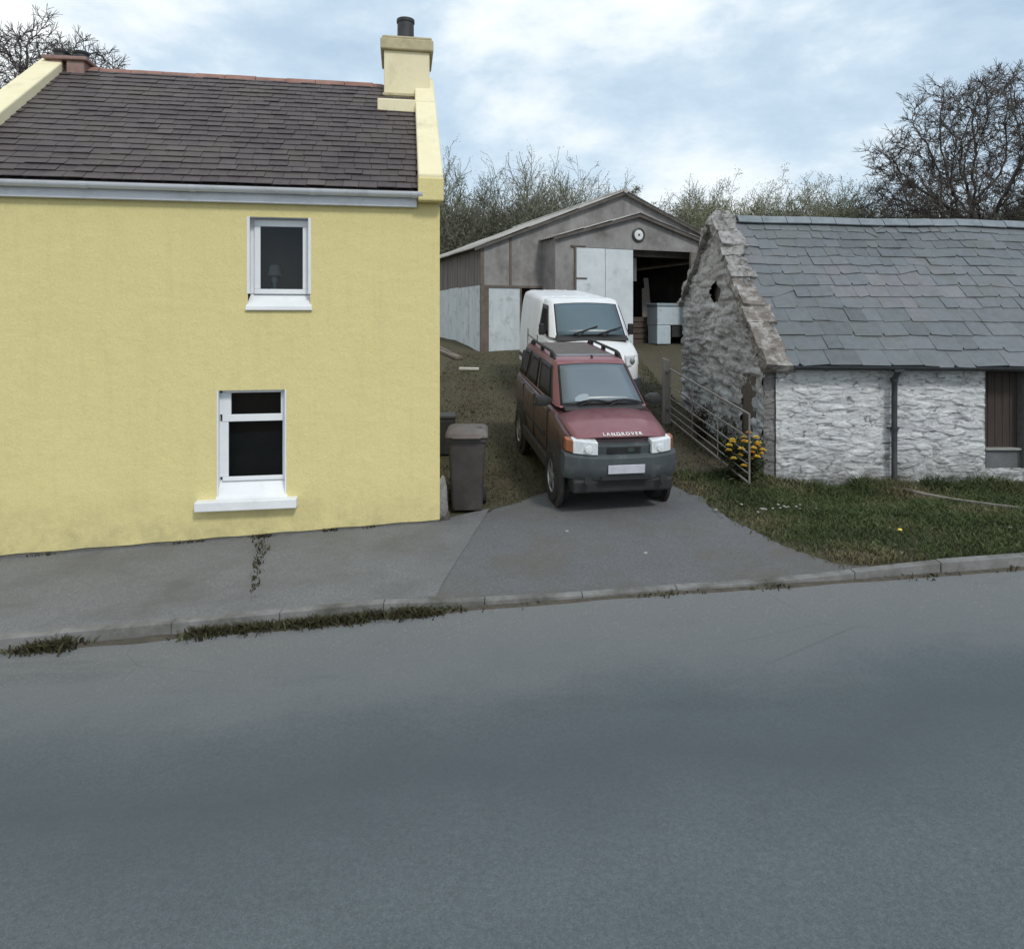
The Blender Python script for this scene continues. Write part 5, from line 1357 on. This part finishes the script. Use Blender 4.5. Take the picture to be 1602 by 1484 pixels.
tree('ivy_bush', 'dense dark bush at the foot of the big oak', 'bush', 27.4, 36.5, 7.6, 46, dict(SCR, leafp=1.0, leaf=22), tone=.10, stems=5)
tree('round_bush', 'small dense round topped bush showing over the shed ridge', 'bush', 7.1, 41, 10.0, 47, dict(SCR, leafp=1, leaf=14, spread=(.9,.9,.9,.9), trunk=.78, ratio=.22), tone=.45)

def thicket():
    """far scrub that reads as one mass"""
    rg = random.Random(77); b = [MB(), MB(), MB()]
    P = dict(SCR, kids=(7,6,5), max=3, leaf=10, leafp=1, ls=.085, min=.015, lift=(.03,.10,.10,.06))
    for i in range(215):
        y = rg.uniform(43, 52); x = rg.uniform(-17, 46)
        px = 801 + 1044*x/y
        H = lerp(9.4, 8.2, sm(980, 1200, px)) * rg.uniform(.72, 1.10) + 1.5*noise.noise(Vector((x*.35, 0, 0)))
        if px < 980: H *= 1.03
        tn = .42 + .18*noise.noise(Vector((x*.3, 2, 0))) + rg.uniform(-.1,.1) + .16*sm(980, 1080, px)
        b2 = [b[1], b[1], b[2]]
        for s in range(2):
            d = Vector((rg.gauss(0,.16), rg.gauss(0,.1), 1)).normalized()
            grow(b2, Vector((x+rg.gauss(0,.5), y, hz(x, y)-.1)), d, H*.66, H*.011, 0, rg, P, tn)
    # low dense understorey
    for i in range(95000):
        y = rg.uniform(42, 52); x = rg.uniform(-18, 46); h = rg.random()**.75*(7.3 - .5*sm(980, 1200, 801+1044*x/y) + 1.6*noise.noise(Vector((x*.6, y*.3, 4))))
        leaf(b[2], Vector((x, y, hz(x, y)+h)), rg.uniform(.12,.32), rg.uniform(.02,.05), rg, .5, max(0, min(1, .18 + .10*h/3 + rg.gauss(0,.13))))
    m = b[1]; m.add(b[2].v, b[2].f); 
    off = len(m.f) - len(b[2].f)
    for k, c in b[2].c.items(): m.c[off+k] = c
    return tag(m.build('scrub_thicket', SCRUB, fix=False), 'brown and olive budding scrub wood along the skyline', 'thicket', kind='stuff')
thicket()

# ------------------------------------------------------------------ sky, sun, camera
w = bpy.data.worlds.new('World'); S.world = w; w.use_nodes = True
nt = w.node_tree; nt.nodes.clear(); L = nt.links.new
nn = lambda t, **k: [setattr(o, a, v) for o in [nt.nodes.new('ShaderNode'+t)] for a, v in k.items()] and None or nt.nodes[-1]
out = nt.nodes.new('ShaderNodeOutputWorld'); mixs = nt.nodes.new('ShaderNodeMixShader')
sky = nt.nodes.new('ShaderNodeTexSky'); sky.sky_type = 'NISHITA'; sky.sun_disc = False
SUN_EL, SUN_AZ = R(46), R(148)          # azimuth clockwise from +Y
sky.sun_elevation = SUN_EL; sky.sun_rotation = SUN_AZ; sky.air_density = 1.0; sky.dust_density = 1.5
bg1 = nt.nodes.new('ShaderNodeBackground'); bg1.inputs[1].default_value = .15; L(sky.outputs[0], bg1.inputs[0])
tc = nt.nodes.new('ShaderNodeTexCoord')
mp = nt.nodes.new('ShaderNodeMapping'); mp.inputs['Scale'].default_value = (1.1, 1.0, 2.3); mp.inputs['Location'].default_value = (.35, .1, .22); L(tc.outputs['Generated'], mp.inputs[0])
n1 = nt.nodes.new('ShaderNodeTexNoise'); n1.inputs['Scale'].default_value = 2.6; n1.inputs['Detail'].default_value = 9; n1.inputs['Roughness'].default_value = .58; n1.inputs['Distortion'].default_value = .1; L(mp.outputs[0], n1.inputs['Vector'])
sep = nt.nodes.new('ShaderNodeSeparateXYZ'); L(tc.outputs['Generated'], sep.inputs[0])
# whiter to the left, bluer to the right
g1 = nt.nodes.new('ShaderNodeMath'); g1.operation = 'MULTIPLY'; g1.inputs[1].default_value = -.22; L(sep.outputs[0], g1.inputs[0])
g2 = nt.nodes.new('ShaderNodeMath'); g2.operation = 'ADD'; L(n1.outputs['Fac'], g2.inputs[0]); L(g1.outputs[0], g2.inputs[1])
hzr = nt.nodes.new('ShaderNodeMapRange'); hzr.inputs[1].default_value = 0.0; hzr.inputs[2].default_value = .30; hzr.inputs[3].default_value = .13; hzr.inputs[4].default_value = 0.0; L(sep.outputs[2], hzr.inputs[0])
g3 = nt.nodes.new('ShaderNodeMath'); g3.operation = 'ADD'; L(g2.outputs[0], g3.inputs[0]); L(hzr.outputs[0], g3.inputs[1]); g2 = g3
cr = nt.nodes.new('ShaderNodeValToRGB'); e = cr.color_ramp.elements; e[0].position = .26; e[0].color = (.72,.72,.72,1); e[1].position = .56; e[1].color = (1,1,1,1); L(g2.outputs[0], cr.inputs[0])
# cloud brightness
cc = nt.nodes.new('ShaderNodeValToRGB'); e = cc.color_ramp.elements; e[0].position = .30; e[0].color = (.44,.58,.72,1); e[1].position = .64; e[1].color = (.90,.94,.96,1); m_ = e.new(.47); m_.color = (.58,.71,.82,1); L(g2.outputs[0], cc.inputs[0])
bg2 = nt.nodes.new('ShaderNodeBackground'); bg2.inputs[1].default_value = 1.15; L(cc.outputs[0], bg2.inputs[0])
L(cr.outputs[0], mixs.inputs[0]); L(bg1.outputs[0], mixs.inputs[1]); L(bg2.outputs[0], mixs.inputs[2]); L(mixs.outputs[0], out.inputs[0])

sl = bpy.data.lights.new('sun', 'SUN'); sl.energy = 1.75; sl.angle = R(10); sl.color = (1, .96, .90)
so = bpy.data.objects.new('sun', sl); COL.objects.link(so)
dirv = Vector((math.sin(SUN_AZ)*math.cos(SUN_EL), math.cos(SUN_AZ)*math.cos(SUN_EL), math.sin(SUN_EL)))
so.rotation_euler = dirv.to_track_quat('Z', 'Y').to_euler(); so.location = (5, -5, 12)

cam = bpy.data.cameras.new('camera'); co = bpy.data.objects.new('camera', cam); COL.objects.link(co)
co.location = (0, 0, EYE); co.rotation_euler = (R(90), 0, 0)
cam.sensor_width = 36; cam.lens = 36*1044/1602; cam.shift_y = -242/1602; cam.clip_end = 3000; cam.clip_start = .05
S.camera = co
S.view_settings.view_transform = 'Standard'; S.view_settings.look = 'None'; S.view_settings.exposure = 0; S.view_settings.gamma = 1
